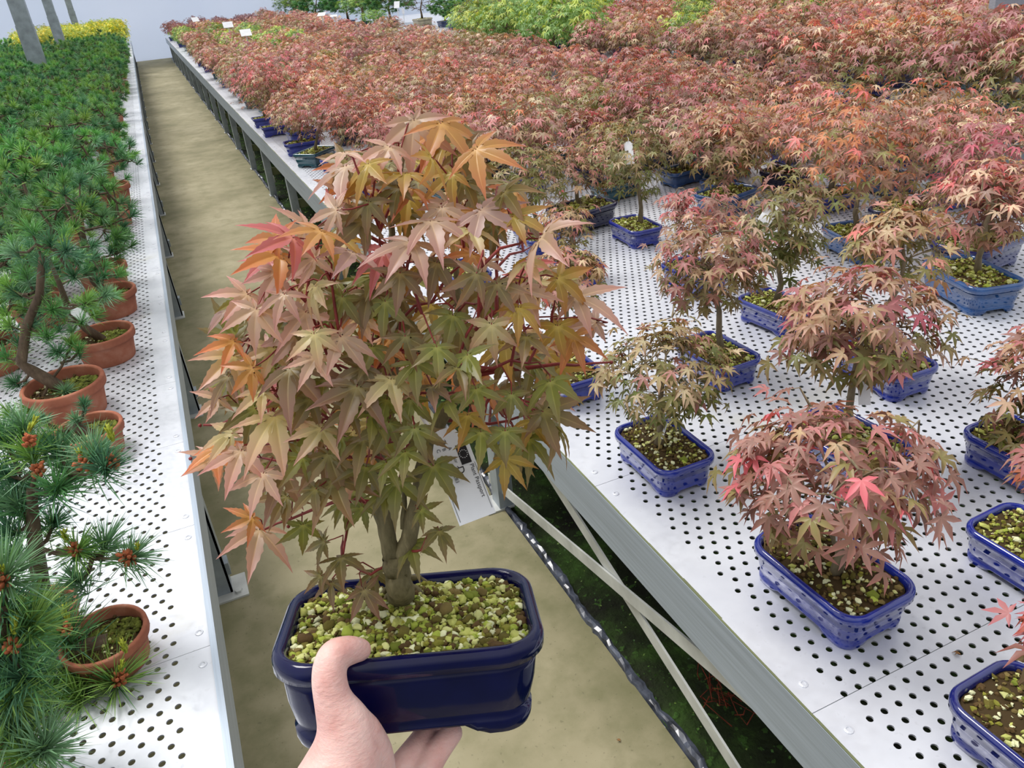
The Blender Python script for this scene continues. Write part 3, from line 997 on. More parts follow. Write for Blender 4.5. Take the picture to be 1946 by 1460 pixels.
HP = {'G': ((128, 138, 66), (138, 118, 80)), 'D': ((130, 120, 80), (156, 116, 102)), 'P': ((198, 172, 146), (212, 158, 150)),
      'L': ((208, 200, 142), (220, 170, 152)), 'O': ((202, 156, 84), (218, 138, 98)), 'R': ((206, 128, 122), (216, 120, 118)),
      'Y': ((176, 158, 66), (184, 132, 74)), 'M': ((176, 150, 138), (186, 144, 142)), 'B': ((126, 122, 70), (150, 116, 84))}
LV = [(551, 701, 55, 92, 'D'), (678, 736, 118, 92, 'D'), (743, 722, 75, 70, 'L'), (523, 792, 80, 88, 'L'), (648, 641, 62, 70, 'P'), (597, 635, 85, 55, 'L'),
      (519, 661, 110, 62, 'L'), (443, 677, 125, 66, 'L'), (445, 650, 165, 54, 'O'), (487, 588, 110, 70, 'P'), (580, 594, 125, 80, 'P'), (738, 804, 100, 62, 'G'),
      (788, 815, 80, 54, 'G'), (824, 886, 55, 66, 'G'), (648, 1061, 85, 50, 'B'), (783, 1034, 78, 50, 'G'), (710, 1088, 90, 44, 'B'), (692, 1122, 62, 54, 'D'),
      (617, 1030, 145, 42, 'B'), (576, 998, 95, 46, 'G'), (493, 1008, 105, 74, 'P'), (480, 985, 155, 46, 'O'), (888, 676, 92, 68, 'G'), (934, 617, 95, 66, 'L'),
      (860, 600, 100, 60, 'G'), (732, 574, 90, 60, 'G'), (1133, 614, 165, 58, 'M'), (1095, 566, 10, 80, 'P'), (990, 549, 70, 64, 'P'), (1046, 726, 90, 62, 'G'),
      (1033, 783, 30, 86, 'B'), (1046, 801, 45, 70, 'B'), (1004, 834, 80, 64, 'G'), (914, 822, 82, 58, 'G'), (972, 750, 100, 46, 'G'), (958, 872, 50, 56, 'Y'),
      (838, 235, 40, 78, 'O'), (787, 229, 92, 82, 'P'), (905, 284, 24, 84, 'O'), (818, 421, 55, 80, 'P'), (895, 438, 55, 64, 'L'), (783, 462, 118, 78, 'P'),
      (658, 316, 100, 74, 'P'), (655, 290, 95, 46, 'P'), (756, 357, 150, 68, 'B'), (530, 455, 172, 64, 'O'), (556, 452, 160, 70, 'R'), (532, 484, 150, 72, 'O'),
      (526, 518, 122, 66, 'P'), (600, 545, 100, 60, 'L'), (730, 478, 112, 66, 'R'), (914, 400, 30, 82, 'M'), (975, 412, 20, 66, 'Y'), (860, 330, 150, 62, 'Y'),
      (700, 312, 110, 60, 'Y'), (958, 366, 45, 62, 'B'), (1028, 452, 15, 80, 'P'), (945, 540, 80, 58, 'D'), (905, 520, 110, 64, 'D'), (830, 500, 95, 62, 'D'),
      (700, 560, 105, 62, 'D'), (650, 565, 95, 58, 'G'), (618, 722, 95, 56, 'G'), (500, 745, 160, 52, 'L'), (415, 758, 150, 44, 'P'), (440, 824, 172, 62, 'L'),
      (458, 858, 108, 76, 'P'), (415, 852, 105, 60, 'O'), (544, 898, 120, 74, 'D'), (625, 864, 80, 72, 'B'), (636, 912, 90, 82, 'B'), (756, 915, 92, 62, 'G'),
      (695, 888, 95, 52, 'G'), (735, 880, 60, 48, 'G'), (706, 788, 110, 58, 'G'), (664, 780, 120, 54, 'B'), (850, 762, 70, 60, 'G'), (820, 735, 95, 58, 'D'),
      (790, 690, 85, 60, 'G'), (575, 870, 130, 52, 'G'), (600, 930, 120, 60, 'B'), (500, 900, 115, 64, 'P'), (690, 420, 150, 66, 'D'), (640, 400, 160, 64, 'P'),
      (610, 440, 155, 62, 'O'), (700, 385, 100, 60, 'B'), (880, 345, 60, 62, 'B'), (740, 280, 130, 58, 'P'), (820, 300, 70, 60, 'Y'), (770, 330, 90, 56, 'Y'),
      (1000, 500, 60, 60, 'L'), (1060, 530, 30, 62, 'Y'), (1090, 640, 60, 54, 'O'), (1060, 620, 80, 56, 'Y'), (1000, 640, 90, 56, 'B'), (985, 585, 75, 52, 'Y'),
      (960, 820, 95, 50, 'G'), (888, 790, 100, 50, 'Y'), (800, 970, 20, 40, 'G'), (835, 1010, 80, 46, 'B'), (690, 965, 120, 40, 'G'),
      (610, 1095, 140, 36, 'B'), (630, 1108, 95, 40, 'D'), (470, 560, 130, 60, 'P'), (430, 590, 165, 52, 'M'), (540, 560, 120, 60, 'P'), (410, 870, 160, 52, 'P'),
      (840, 395, 90, 58, 'P'), (760, 520, 95, 58, 'D'), (670, 480, 120, 62, 'M'), (600, 490, 150, 60, 'P'), (560, 640, 130, 60, 'P'), (480, 700, 140, 54, 'O'),
      (705, 660, 100, 58, 'G'), (770, 640, 85, 56, 'B'), (830, 660, 75, 58, 'G'), (735, 760, 95, 56, 'G'), (780, 760, 80, 54, 'G'), (690, 835, 105, 56, 'B'), (650, 830, 120, 54, 'G'),
      (770, 860, 85, 50, 'G'), (800, 830, 70, 48, 'B'), (590, 760, 120, 58, 'B'), (690, 700, 110, 60, 'D'), (870, 700, 80, 58, 'B'), (905, 740, 70, 56, 'G'), (600, 680, 120, 58, 'P'), (730, 935, 80, 44, 'G'), (610, 815, 110, 56, 'L')]
# crown outline: y -> (xmin, xmax)
CY = np.array([225, 290, 350, 420, 450, 520, 580, 650, 720, 800, 850, 920, 980])
CX0 = np.array([770, 650, 610, 600, 500, 490, 440, 430, 430, 420, 430, 480, 520]); CX1 = np.array([865, 920, 980, 1020, 1030, 1030, 1110, 1090, 1080, 1060, 990, 900, 800])
for i in range(190):
    y = g.choice([g.uniform(235, 700), g.uniform(450, 880), g.uniform(600, 960)], p=[.4, .4, .2])
    x0, x1 = np.interp(y, CY, CX0), np.interp(y, CY, CX1)
    x = g.uniform(x0, x1)
    if y > 700: x = x if g.random() < .8 else g.uniform(x0, (x0 + x1) / 2)
    if 760 < y < 1000 and 790 < x < 970: continue
    k = g.choice(list('GGBDYOLRP'), p=[.22, .12, .2, .14, .12, .08, .05, .02, .05]) if y > 520 else g.choice(list('YOBDPR'), p=[.28, .2, .2, .14, .13, .05])
    LV.append((x, y, g.uniform(40, 150) if x > 600 else g.uniform(90, 190), g.uniform(46, 70), k, 'fill'))
LFV = [leaf_fine(s) for s in range(12)]
leafm = MB(); petm = MB()
UP = np.array([0, 0, 1.0])
items = []
for q in LV:
    x, y, ph, Lp, k = q[:5]
    rho = min(1, math.hypot((x - 765) / 420, (y - 640) / 450))
    if len(q) == 5:
        d = dax(y) - .085 * math.sqrt(1 - rho ** 2) * (.35 if y > 950 else 1) + g.normal(0, .010)
    else:
        d = dax(y) + g.uniform(-.07, .10) * math.sqrt(1.05 - rho ** 2)
    p = P(x, y, d); v = norm(ray(x, y))
    wt = .62 if y > 560 else .62 - .34 * min(1, (560 - y) / 200)
    n = norm(.66 * UP + wt * (-v) + g.normal(0, .30, 3) + (.14 if len(q) == 5 else .3) * g.normal(0, 1, 3) * .6)
    a = math.radians(ph + g.normal(0, 6)); w = R @ np.array([math.cos(a), math.sin(a), 0])
    den = v @ n
    lim = .3 if y > 560 else .2
    if den > -lim: n = norm(n - v * (den + lim + .05)); den = v @ n
    mdir = w - v * ((w @ n) / den)
    sl = min(np.linalg.norm(mdir), 1.3)
    L = Lp * d / FPX * (.72 + .28 * sl) * 1.26
    A = frame_from(n, mdir)
    items.append((p, A, L, k))
cen = P(765, 700, dax(700))
items.sort(key=lambda it: np.linalg.norm(it[0] - cen))
tw = MB()
nodes = [np.array(q) for q in HN]
for (p, A, L, k) in items:
    V, F, rad, mid = LFV[g.integers(12)]
    ce, ed = np.array(lin(*HP[k][0])), np.array(lin(*HP[k][1]))
    ty = g.uniform(-.15, .15)
    f = np.clip((rad - .25 + ty) * 1.25, 0, 1)[:, None]
    c = ce * (1 - f) + ed * f
    lt = (mid * (1 - .6 * rad))[:, None]
    c = c * (1 + .25 * lt) + np.array(lin(176, 172, 110)) * .4 * lt
    c *= g.uniform(.92, 1.2)
    leafm.add(hw((V * (L, L * g.uniform(.9, 1.1), L * g.uniform(.7, 1.3))) @ A + p), F, c)
    N_ = np.array(nodes)
    dd = np.linalg.norm(N_ - p, axis=1) + .6 * np.maximum(0, N_[:, 2] - p[2] - .01)
    q = N_[int(np.argmin(dd))]
    dist = np.linalg.norm(q - p)
    pet = p - A[0] * min(.03, dist * .5) - A[2] * .006
    if dist > .03:
        tp = q + (pet - q) * .62 + np.array([0, 0, .004])
        branch.tube(hw(np.array([q, (q + tp) / 2 + (0, 0, .004), tp])), [.0011, .0010, .0008], 5, cap=False)
        nodes.append(tp); nodes.append((q + tp) / 2)
    else:
        tp = q
    branch.tube(hw(np.array([tp, (tp + pet) / 2 + (0, 0, .003), pet * .5 + p * .5, p])), [.00062, .0006, .00055, .0005], 4, cap=False)
obj('branches', branch.mesh('held_branches', MT['twig']), hero)['label'] = 'thin red young branches'
obj('foliage', leafm.mesh('held_foliage', MT['heroleaf']), hero)['label'] = 'toothed maple leaves, green in the middle, bronze and pink at the tips'

# ---- label hanging from the held tree
to = P(843, 815, .535)
tex = norm(P(908, 986, .522) - to); tey = P(953, 977, .530) - P(880, 990, .522); tey = norm(tey - tex * (tey @ tex)); tn = np.cross(tex, tey)
TM = Matrix.Identity(4)
for i in range(3):
    TM[i][0], TM[i][1], TM[i][2], TM[i][3] = tex[i], tey[i], tn[i], to[i]
if (tn @ (CAM - to)) < 0: raise RuntimeError('tag faces away')


def tp_(cx, cy):                            # crop pixel -> tag plane
    v = ray(780 + cx / 6.08, 780 + cy / 6.08)
    q = CAM + v * (((to - CAM) @ tn) / (v @ tn)) - to
    return q @ tex, q @ tey


tagr = thing('plant_label', 'white plant passport label hanging from the held maple', 'label'); tagr.matrix_world = TM
Lx = tp_(828, 1240)[0]; W2 = .0134
out = [(.003, -W2 * .42), (.0008, -W2 * .2), (.0008, W2 * .25), (.003, W2 * .5), (.012, W2), (Lx, W2), (Lx, -W2), (.014, -W2)]
m = MB()
bend = lambda x: -.0022 * math.sin(x / Lx * PI)
nx = 14
rows = []
for i in range(nx + 1):
    x = Lx * i / nx
    hwid = W2 * min(1, .45 + x / .014 * .55)
    rows.append(np.array([(x, -hwid, 0), (x, hwid, 0), (x, hwid, -.0006), (x, -hwid, -.0006)]))
m.loops(rows, capa=True, capb=True)
obj('card', m.mesh('card', MT['card'], False), tagr)


def flat(name, pts, mat, z=.0003):
    m = MB(); m.add([(x, y, z) for x, y in pts], [tuple(range(len(pts)))])
    me = m.mesh(name, mat, False)
    return obj(name, me, tagr)


def quad_line(name, a, b, w, mat):
    a, b = np.array(tp_(*a)), np.array(tp_(*b)); d = norm(b - a); n = np.array([-d[1], d[0]]) * w / 2
    return flat(name, [a - n, b - n, b + n, a + n], mat)


def text(body, size, x, y, mat, name='printed_text'):
    cu = bpy.data.curves.new(name, 'FONT'); cu.body = body; cu.size = size; cu.extrude = .00002
    cu.materials.append(mat)
    t_ = obj(name, cu); me = bpy.data.meshes.new_from_object(t_.evaluated_get(bpy.context.evaluated_depsgraph_get()))
    bpy.data.objects.remove(t_)
    return obj(name, me, tagr, (x, y, .0003))


ca, cb = tp_(515, 420), tp_(600, 622); cc_ = tp_(625, 395)
fx0, fx1 = ca[0] - .0005, cb[0] + .0006; fy0, fy1 = min(ca[1], cb[1]), cc_[1] + .0005
fy1 = min(fy1, W2 - .0012)
fl = flat('printed_flag', [(fx0, fy0), (fx1, fy0), (fx1, fy1), (fx0, fy1)], MT['ink'])
m = MB()
for k in range(12):
    a = k * PI / 6; cx, cy = (fx0 + fx1) / 2 + .0028 * math.cos(a), (fy0 + fy1) / 2 + .0028 * math.sin(a)
    pts = [(cx + (.00052 if j % 2 == 0 else .00022) * math.cos(j * PI / 5), cy + (.00052 if j % 2 == 0 else .00022) * math.sin(j * PI / 5), .0005) for j in range(10)]
    m.add(pts, [tuple(range(10))])
obj('ring_of_stars', m.mesh('ring_of_stars', MT['star'], False), tagr)
yr = fy1 - .0024
text('Plant Passport', .0042, fx1 + .0012, W2 - .0052, MT['ink'])
for ch, (cx, cy) in (('A', (452, 440)), ('B', (386, 457)), ('C', (320, 470))):
    q = tp_(cx, cy); text(ch, .0036, q[0] - .001, q[1] - .001, MT['ink'])
q = tp_(478, 610); text('13498283', .0036, q[0], q[1] - .0022, MT['grey_ink'])
q = tp_(515, 560); text('or', .0034, q[0], q[1] - .001, MT['grey_ink'])
q = tp_(583, 700); text('D', .0072, q[0] - .0032, q[1] - .0022, MT['ink'])
quad_line('pen_stroke', (538, 648), (560, 664), .0005, MT['ink'])
xa = fx1 + .0006
flat('printed_line', [(xa, W2 - .0011), (Lx - .004, W2 - .0011), (Lx - .004, W2 - .0014), (xa, W2 - .0014)], MT['ink'])
flat('printed_line', [(xa + .004, -W2 + .0014), (Lx - .002, -W2 + .0014), (Lx - .002, -W2 + .0011), (xa + .004, -W2 + .0011)], MT['ink'])
m = MB(); cpt = [P(802, 792, .545), P(815, 812, .528), P(832, 832, .524), (TM @ Vector((*tp_(372, 360), .001)))[:], (TM @ Vector((*tp_(384, 372), -.004)))[:]]
TI = np.array(TM.inverted())
m.tube(np.array(cpt) @ TI[:3, :3].T + TI[:3, 3], [.0016, .0016, .0015, .0013, .001], 8)
obj('tie', m.mesh('tie', MT['cord']), tagr)
t = np.linspace(0, 2 * PI, 14, endpoint=False); q = tp_(385, 368)
flat('punched_hole', [(q[0] + .0019 * math.cos(a), q[1] + .0016 * math.sin(a)) for a in t], MT['grey_ink'])

# ================================================================== the hand
HB = bmesh_parts = MB()


def cap_chain(pts, rad, sides=22):
    """rounded tapered chain in the pot's frame (closed at both ends)"""
    pts = np.array(pts, float); rad = np.array(rad, float)
    # resample smoothly
    n = len(pts); tt = np.arange(n); T = np.linspace(0, n - 1, (n - 1) * 5 + 1)

    def cr(y):
        o = []
        for t in T:
            i = min(int(t), n - 2); u = t - i
            p0, p1, p2, p3 = y[max(i - 1, 0)], y[i], y[i + 1], y[min(i + 2, n - 1)]
            o.append(.5 * ((2 * p1) + (-p0 + p2) * u + (2 * p0 - 5 * p1 + 4 * p2 - p3) * u * u + (-p0 + 3 * p1 - 3 * p2 + p3) * u ** 3))
        return np.array(o)
    Pp, Rr = cr(pts), cr(rad)
    a, b = norm(Pp[0] - Pp[1]), norm(Pp[-1] - Pp[-2])
    pre = [(Pp[0] + a * Rr[0] * s, Rr[0] * math.sqrt(max(1 - s * s, .0004))) for s in (.999, .92, .75, .45)]
    post = [(Pp[-1] + b * Rr[-1] * s, Rr[-1] * math.sqrt(max(1 - s * s, .0004))) for s in (.45, .75, .92, .999)]
    A = np.array([q[0] for q in pre] + list(Pp) + [q[0] for q in post]); B = np.array([q[1] for q in pre] + list(Rr) + [q[1] for q in post])
    HB.tube(A, B, sides)


HAND = [
    # thumb: nail end, pad, knuckle over the rim, base, heel, wrist
    ([(-.0330, -.0590, .0060), (-.0400, -.0660, .0105), (-.0490, -.0740, .0120), (-.0520, -.0815, .0030), (-.0500, -.0870, -.0120), (-.0440, -.0900, -.0320), (-.0450, -.0940, -.0520), (-.056, -.105, -.078)],
     [.0082, .0102, .0112, .0118, .0130, .0195, .0255, .031]),
    ([(-.038, -.088, -.040), (-.032, -.084, -.062), (-.030, -.080, -.092)], [.018, .0185, .0165]),          # web of the thumb
    ([(-.056, -.105, -.080), (-.040, -.090, -.104), (-.022, -.066, -.1000), (-.004, -.044, -.0925), (.008, -.026, -.0885), (.016, -.012, -.0855)], [.030, .019, .0120, .0100, .0090, .0080]),   # index
    ([(-.052, -.110, -.098), (-.024, -.088, -.114), (.000, -.063, -.1030), (.014, -.047, -.0925), (.0265, -.036, -.0850)], [.028, .0170, .0112, .0098, .0085]),   # middle
    ([(-.050, -.112, -.112), (-.026, -.092, -.130), (-.004, -.066, -.122), (.006, -.044, -.108), (.012, -.026, -.094)], [.025, .0160, .0110, .0098, .0082]),   # ring
    ([(-.056, -.116, -.118), (-.040, -.096, -.142), (-.024, -.072, -.138), (-.016, -.052, -.122), (-.010, -.038, -.104)], [.022, .0145, .0098, .0088, .0074]),   # little
    ([(-.052, -.102, -.070), (-.058, -.112, -.098), (-.075, -.140, -.128), (-.098, -.185, -.165), (-.130, -.25, -.215), (-.16, -.31, -.26)], [.030, .036, .031, .033, .038, .042]),   # wrist and forearm
    ([(-.064, -.106, -.078), (-.066, -.112, -.100)], [.024, .026]),
]
for pts, rad in HAND: cap_chain(pts, rad)
hm = HB.mesh('hand_raw', MT['skin'])
tmp = obj('hand_raw', hm)
md = tmp.modifiers.new('r', 'REMESH'); md.mode = 'VOXEL'; md.voxel_size = .0019; md.use_smooth_shade = True
md2 = tmp.modifiers.new('s', 'SMOOTH'); md2.factor = .5; md2.iterations = 9
md3 = tmp.modifiers.new('u', 'SUBSURF'); md3.levels = 1; md3.render_levels = 1
dg = bpy.context.evaluated_depsgraph_get()
he = bpy.data.meshes.new_from_object(tmp.evaluated_get(dg)); he.name = 'hand'
bpy.data.objects.remove(tmp)
he.polygons.foreach_set('use_smooth', [True] * len(he.polygons))
if not he.materials: he.materials.append(MT['skin'])
hand = obj('hand', he)
HMh = HM.copy()
for i in range(3): HMh[i][3] = PC[i]
hand.matrix_world = HMh
tag(hand, 'bare hand holding the blue pot, thumb over the rim and fingers underneath', 'hand')

# ================================================================== maples on the benches
BLUE, NAVY, MIDBLUE, TEAL, DEEP = lin4(30, 48, 150), lin4(18, 27, 74), lin4(46, 92, 152), lin4(40, 92, 104), lin4(30, 40, 118)
SOIL = gravel_mesh('gravel', .088, .056, .024, 480, .0037)
SOILD = gravel_mesh('dark_gravel', .088, .056, .024, 440, .0034, dark=True)
SOILF = gravel_mesh('far_gravel', .088, .056, .024, 70, .006)
POTN = pot_mesh('bench_pot', .1, .0675, .068, .034, True)
POTF = pot_mesh('plain_bench_pot', .1, .0675, .068, .03, False)
POTS = pot_mesh('square_edged_pot', .1, .0675, .068, .012, True)
FWD = norm((R[0, 2], R[1, 2], 0))
trees = []                                  # (x, y) of everything already standing
RED = 'potted maples on the near bench'


def put_tree(name, label, cat, loc, rz, fol, wood_, pot, potcol, soil, sc_=1.0, ps=1.0, tint=None, group=None, ph=.068, potlabel=None):
    t = thing(name, label, cat, loc, group, 0)
    p = obj('pot', pot, t, (0, 0, 0), (0, 0, rz), ps); p.color = potcol
    if potlabel: p['label'] = potlabel
    s = obj('gravel', soil, t, (0, 0, (ph - .0085) * ps), (0, 0, rz), ps); s['kind'] = 'stuff'
    zt = (ph - .006) * ps
    w = obj('trunk', wood_, t, (0, 0, zt), None, sc_)
    f = obj('foliage', fol, t, (0, 0, zt), None, sc_)
    if tint: f.color = tint
    return t


NEAR = [
    # rim px, pot scale, yaw deg, colour, crown px (x, y, rx, ry), leaves, leaf length, mix, soil, lean note, label
    ((1260, 840), 1.0, 90, BLUE, (1262, 705, 132, 92), 358, .030, 'olive', SOILD, POTN, 'small olive-green maple in blue pot with dark soil, nearest the bench edge'),
    ((1580, 1070), 1.12, 92, BLUE, (1585, 905, 205, 140), 346, .040, 'bronze', SOILD, POTN, 'bushy pink and bronze maple in big blue pot at front of bench'),
    ((1612, 826), 1.08, 94, BLUE, (1640, 612, 165, 105), 453, .037, 'tan', SOIL, POTN, 'tan and pink maple directly behind the front pink maple, white label on trunk'),
    ((1362, 664), 1.0, 92, BLUE, (1350, 500, 110, 92), 406, .033, 'tan', SOIL, POTN, 'maple with bare tapered trunk in blue pot behind the small olive maple'),
    ((1075, 694), 1.0, 90, BLUE, (1075, 525, 78, 60), 287, .029, 'tan', SOILD, POTN, 'thin grey-stemmed maple in blue pot at the bench edge beside the held tree'),
    ((1478, 574), 1.0, 96, BLUE, (1490, 428, 90, 92), 358, .033, 'olive', SOIL, POTN, 'upright tan-green maple in blue pot with white label near its top'),
    ((1682, 674), 1.05, 88, BLUE, (1722, 462, 112, 62), 287, .036, 'tan', SOIL, POTN, 'maple in blue pot right of the white-labelled tan maple, thin leaning trunk'),
    ((1848, 515), 1.25, 75, MIDBLUE, (1880, 385, 120, 85), 358, .036, 'pinkish', SOIL, POTN, 'maple with salmon pink leaves in wide light blue pot'),
    ((1207, 424), 1.0, 88, BLUE, (1212, 300, 72, 82), 284, .032, 'olive', SOIL, POTN, 'slender single-trunk maple alone in square-looking blue pot mid bench'),
    ((1105, 390), 1.3, 10, NAVY, (1085, 335, 85, 68), 322, .031, 'tan', SOIL, POTN, 'bushy maple spilling over a wide dark navy pot'),
    ((885, 510), 1.0, 85, BLUE, (905, 410, 70, 60), 208, .032, 'tan', SOIL, POTN, 'maple in blue pot seen through the held tree'),
    ((1095, 495), 1.0, 86, BLUE, (1070, 430, 60, 50), 170, .03, 'tan', SOIL, POTN, 'small maple in blue pot right behind the held tree'),
    ((1320, 508), 1.0, 95, BLUE, (1340, 408, 90, 55), 246, .033, 'pinkish', SOIL, POTN, 'pink-topped maple in blue pot hidden among tan leaves mid bench'),
    ((1628, 440), 1.1, 78, MIDBLUE, (1610, 290, 155, 125), 455, .036, 'red', SOIL, POTN, 'tall rose maple with forked trunk in mid-blue pot'),
    ((1718, 388), 1.25, 20, NAVY, (1745, 285, 165, 125), 493, .036, 'red', SOIL, POTN, 'broad red maple in dark navy round-cornered pot'),
    ((1860, 452), 1.35, 8, DEEP, (1895, 328, 145, 118), 417, .036, 'pinkish', SOIL, POTN, 'hot pink and tan maple in dark blue pot behind the light blue pot'),
    ((1962, 845), 1.05, 90, BLUE, (1985, 735, 118, 140), 284, .036, 'tan', SOIL, POTN, 'tan maple at the right edge of view in blue pot, halfway up'),
    ((1985, 1035), 1.0, 92, BLUE, (2040, 880, 100, 70), 132, .036, 'pinkish', SOIL, POTN, 'maple in blue pot at the right edge of view below the tan one'),
    ((2005, 1395), 1.05, 92, DEEP, (2065, 1230, 110, 70), 113, .036, 'pinkish', SOILD, POTN, 'maple in dark blue pot cut off by the lower right corner'),
    ((522, 238), .98, 0, BLUE, (505, 160, 66, 52), 455, .034, 'red', SOIL, POTS, 'dark rose maple in bright blue pot standing on the aisle edge of bench'),
    ((504, 222), .98, 0, BLUE, (482, 140, 58, 40), 379, .034, 'red', SOIL, POTS, 'maple in blue pot touching the back of the aisle-edge blue pot'),
    ((598, 285), 1.15, 45, TEAL, (622, 215, 70, 50), 417, .033, 'pinkish', SOIL, POTS, 'maple with short thick trunk in square teal pot'),
    ((642, 298), 1.0, 40, BLUE, (672, 230, 60, 48), 379, .033, 'red', SOIL, POTN, 'maple in rounded blue pot against the teal pot'),
    ((700, 348), 1.0, 60, BLUE, (720, 265, 66, 50), 322, .032, 'red', SOIL, POTN, 'maple in blue pot showing through the top of the held tree'),
    ((1240, 276), 1.4, 5, NAVY, (1235, 200, 100, 70), 493, .034, 'red', SOIL, POTN, 'red maple in long navy pot behind the slender single-trunk maple'),
    ((1380, 362), 1.2, 15, MIDBLUE, (1380, 268, 110, 80), 455, .036, 'tan', SOIL, POTN, 'tan and red maple in mid-blue pot above the pink-topped maple'),
    ((1020, 442), 1.0, 85, BLUE, (1000, 330, 80, 60), 284, .032, 'olive', SOIL, POTN, 'olive maple in blue pot left of the wide navy pot'),
]
for i, (rim, ps, yaw, pc, cr, cnt, lf, mx, so, pm, lab) in enumerate(NEAR):
    ps *= 1.07
    w = at(rim[0], rim[1], BZ + .066 * ps)
    foot = np.array([w[0], w[1], BZ])
    v = ray(cr[0], cr[1]); tpar = ((foot - CAM) @ FWD) / (v @ FWD)
    cw = CAM + v * tpar
    q = R.T @ (cw - CAM); k = q[2] / FPX
    zt = BZ + .062 * ps
    crown = np.array([cw[0] - foot[0], cw[1] - foot[1], cw[2] - zt])
    g = np.random.default_rng(100 + i)
    f_, w_ = maple_meshes('maple', 300 + i, mx, cnt, lf, cr[2] * k * .96, cr[3] * k * .95, crown, (g.normal(0, .008), g.normal(0, .008)), ntwig=min(60, cnt // 2),
                          trunk_r=.0066 * (.8 + .35 * ps), ry=cr[2] * k * .85)
    tn_ = g.uniform(1.0, 1.14)
    tnt = {'olive': (.74, .76, .68), 'tan': (.86, .80, .78), 'pinkish': (.84, .77, .78), 'bronze': (.92, .84, .84), 'red': (.88, .82, .82)}[mx]
    put_tree('maple_bonsai', lab, 'bonsai tree', foot, math.radians(yaw), f_, w_, pm, pc, so, 1.0, ps, (tnt[0] * tn_, tnt[1] * tn_, tnt[2] * tn_, 1), RED)
    trees.append((foot[0], foot[1], .2))

VAR = {}
vi = 0
for mx, n in (('red', 3), ('tan', 2), ('pinkish', 2), ('olive', 1), ('orange', 2), ('green', 2), ('purple', 1)):
    VAR[mx] = []
    for j in range(n):
        VAR[mx].append(maple_meshes('maple_' + mx, 500 + vi, mx, 400 if mx != 'purple' else 520, .034 if mx != 'purple' else .03, .18, .11, (.01, .0, .155 + .02 * j), ntwig=46, shell=.55))
        vi += 1
POTCOLS = [BLUE, BLUE, BLUE, NAVY, DEEP, MIDBLUE, TEAL]
CW = {'red': 'rose-red', 'tan': 'tan-leaved', 'pinkish': 'pink-tipped', 'olive': 'olive-bronze', 'orange': 'orange-red', 'green': 'fresh green', 'purple': 'dark purple'}


def special(xx, yy, g):
    if yy > 18.6 and xx < 2.7: return 'purple'
    if 15.4 < yy <= 18.6 and xx < 1.7: return 'green' if g.random() < .75 else None
    if 12.3 < yy <= 15.4 and xx < 2.3: return 'green' if g.random() < .45 else None
    if 10.8 < yy <= 12.3 and 1.2 < xx < 1.9: return 'green' if g.random() < .5 else None
    return None


g = np.random.default_rng(77)
Y = 2.05; row = 0; k = 0
count = 0
while Y < 22.2:
    k += 1
    dx = .30 + .010 * Y; dy = .29 + .022 * Y
    c = 0
    x = .82 + .06 * (k % 2)
    while x < 3.34:
        xx, yy = x + g.normal(0, .03), Y + g.normal(0, .035)
        x += dx
        px, py, dep = proj((xx, yy, BZ + .3))
        rx_, ry_, _ = proj((xx, yy, BZ + .06))
        if not (-60 < px < 2060 and py > -70): continue
        if ry_ > 372 and rx_ < 1500: continue
        if ry_ > 420 and rx_ < 1900: continue
        if ry_ > 350 and rx_ < 800: continue
        if any(math.hypot(xx - a, yy - b) < r for a, b, r in trees): continue
        if xx < .95 and 3.0 < yy < 4.5: continue
        mx = special(xx, yy, g)
        if mx is None:
            mx = ['red', 'red', 'red', 'tan', 'pinkish', 'orange', 'olive'][g.integers(7)]
            if px < 700 and g.random() < .4: mx = 'tan' if g.random() < .5 else 'orange'
        f_, w_ = VAR[mx][g.integers(len(VAR[mx]))]
        s = g.uniform(.88, 1.15) * (1 + .012 * yy)
        t = g.uniform(.86, 1.14)
        name = {'green': 'green_maple_bonsai', 'purple': 'purple_maple_bonsai'}.get(mx, 'maple_bonsai')
        c += 1
        if c == 1: row += 1
        lab = f"{CW[mx]} maple bonsai, {ordn(c)} from the aisle edge, {ordn(row)} row of the near bench"
        o = put_tree(name, lab, 'bonsai tree', (xx, yy, BZ), g.uniform(-.3, .3) + (PI / 2 if g.random() < .5 else 0), f_, w_, POTF, POTCOLS[g.integers(7)], SOILF, s, g.uniform(.95, 1.2),
                     (t * g.uniform(.94, 1.06), t, t * g.uniform(.92, 1.08), 1), RED if mx not in ('green', 'purple') else mx + ' maples at the far end of the near bench')
        for ch in o.children:
            if ch.name.split('.')[0] in ('foliage', 'trunk'): ch.rotation_euler = (0, 0, g.uniform(0, 2 * PI))
        count += 1
    Y += dy
n1 = count
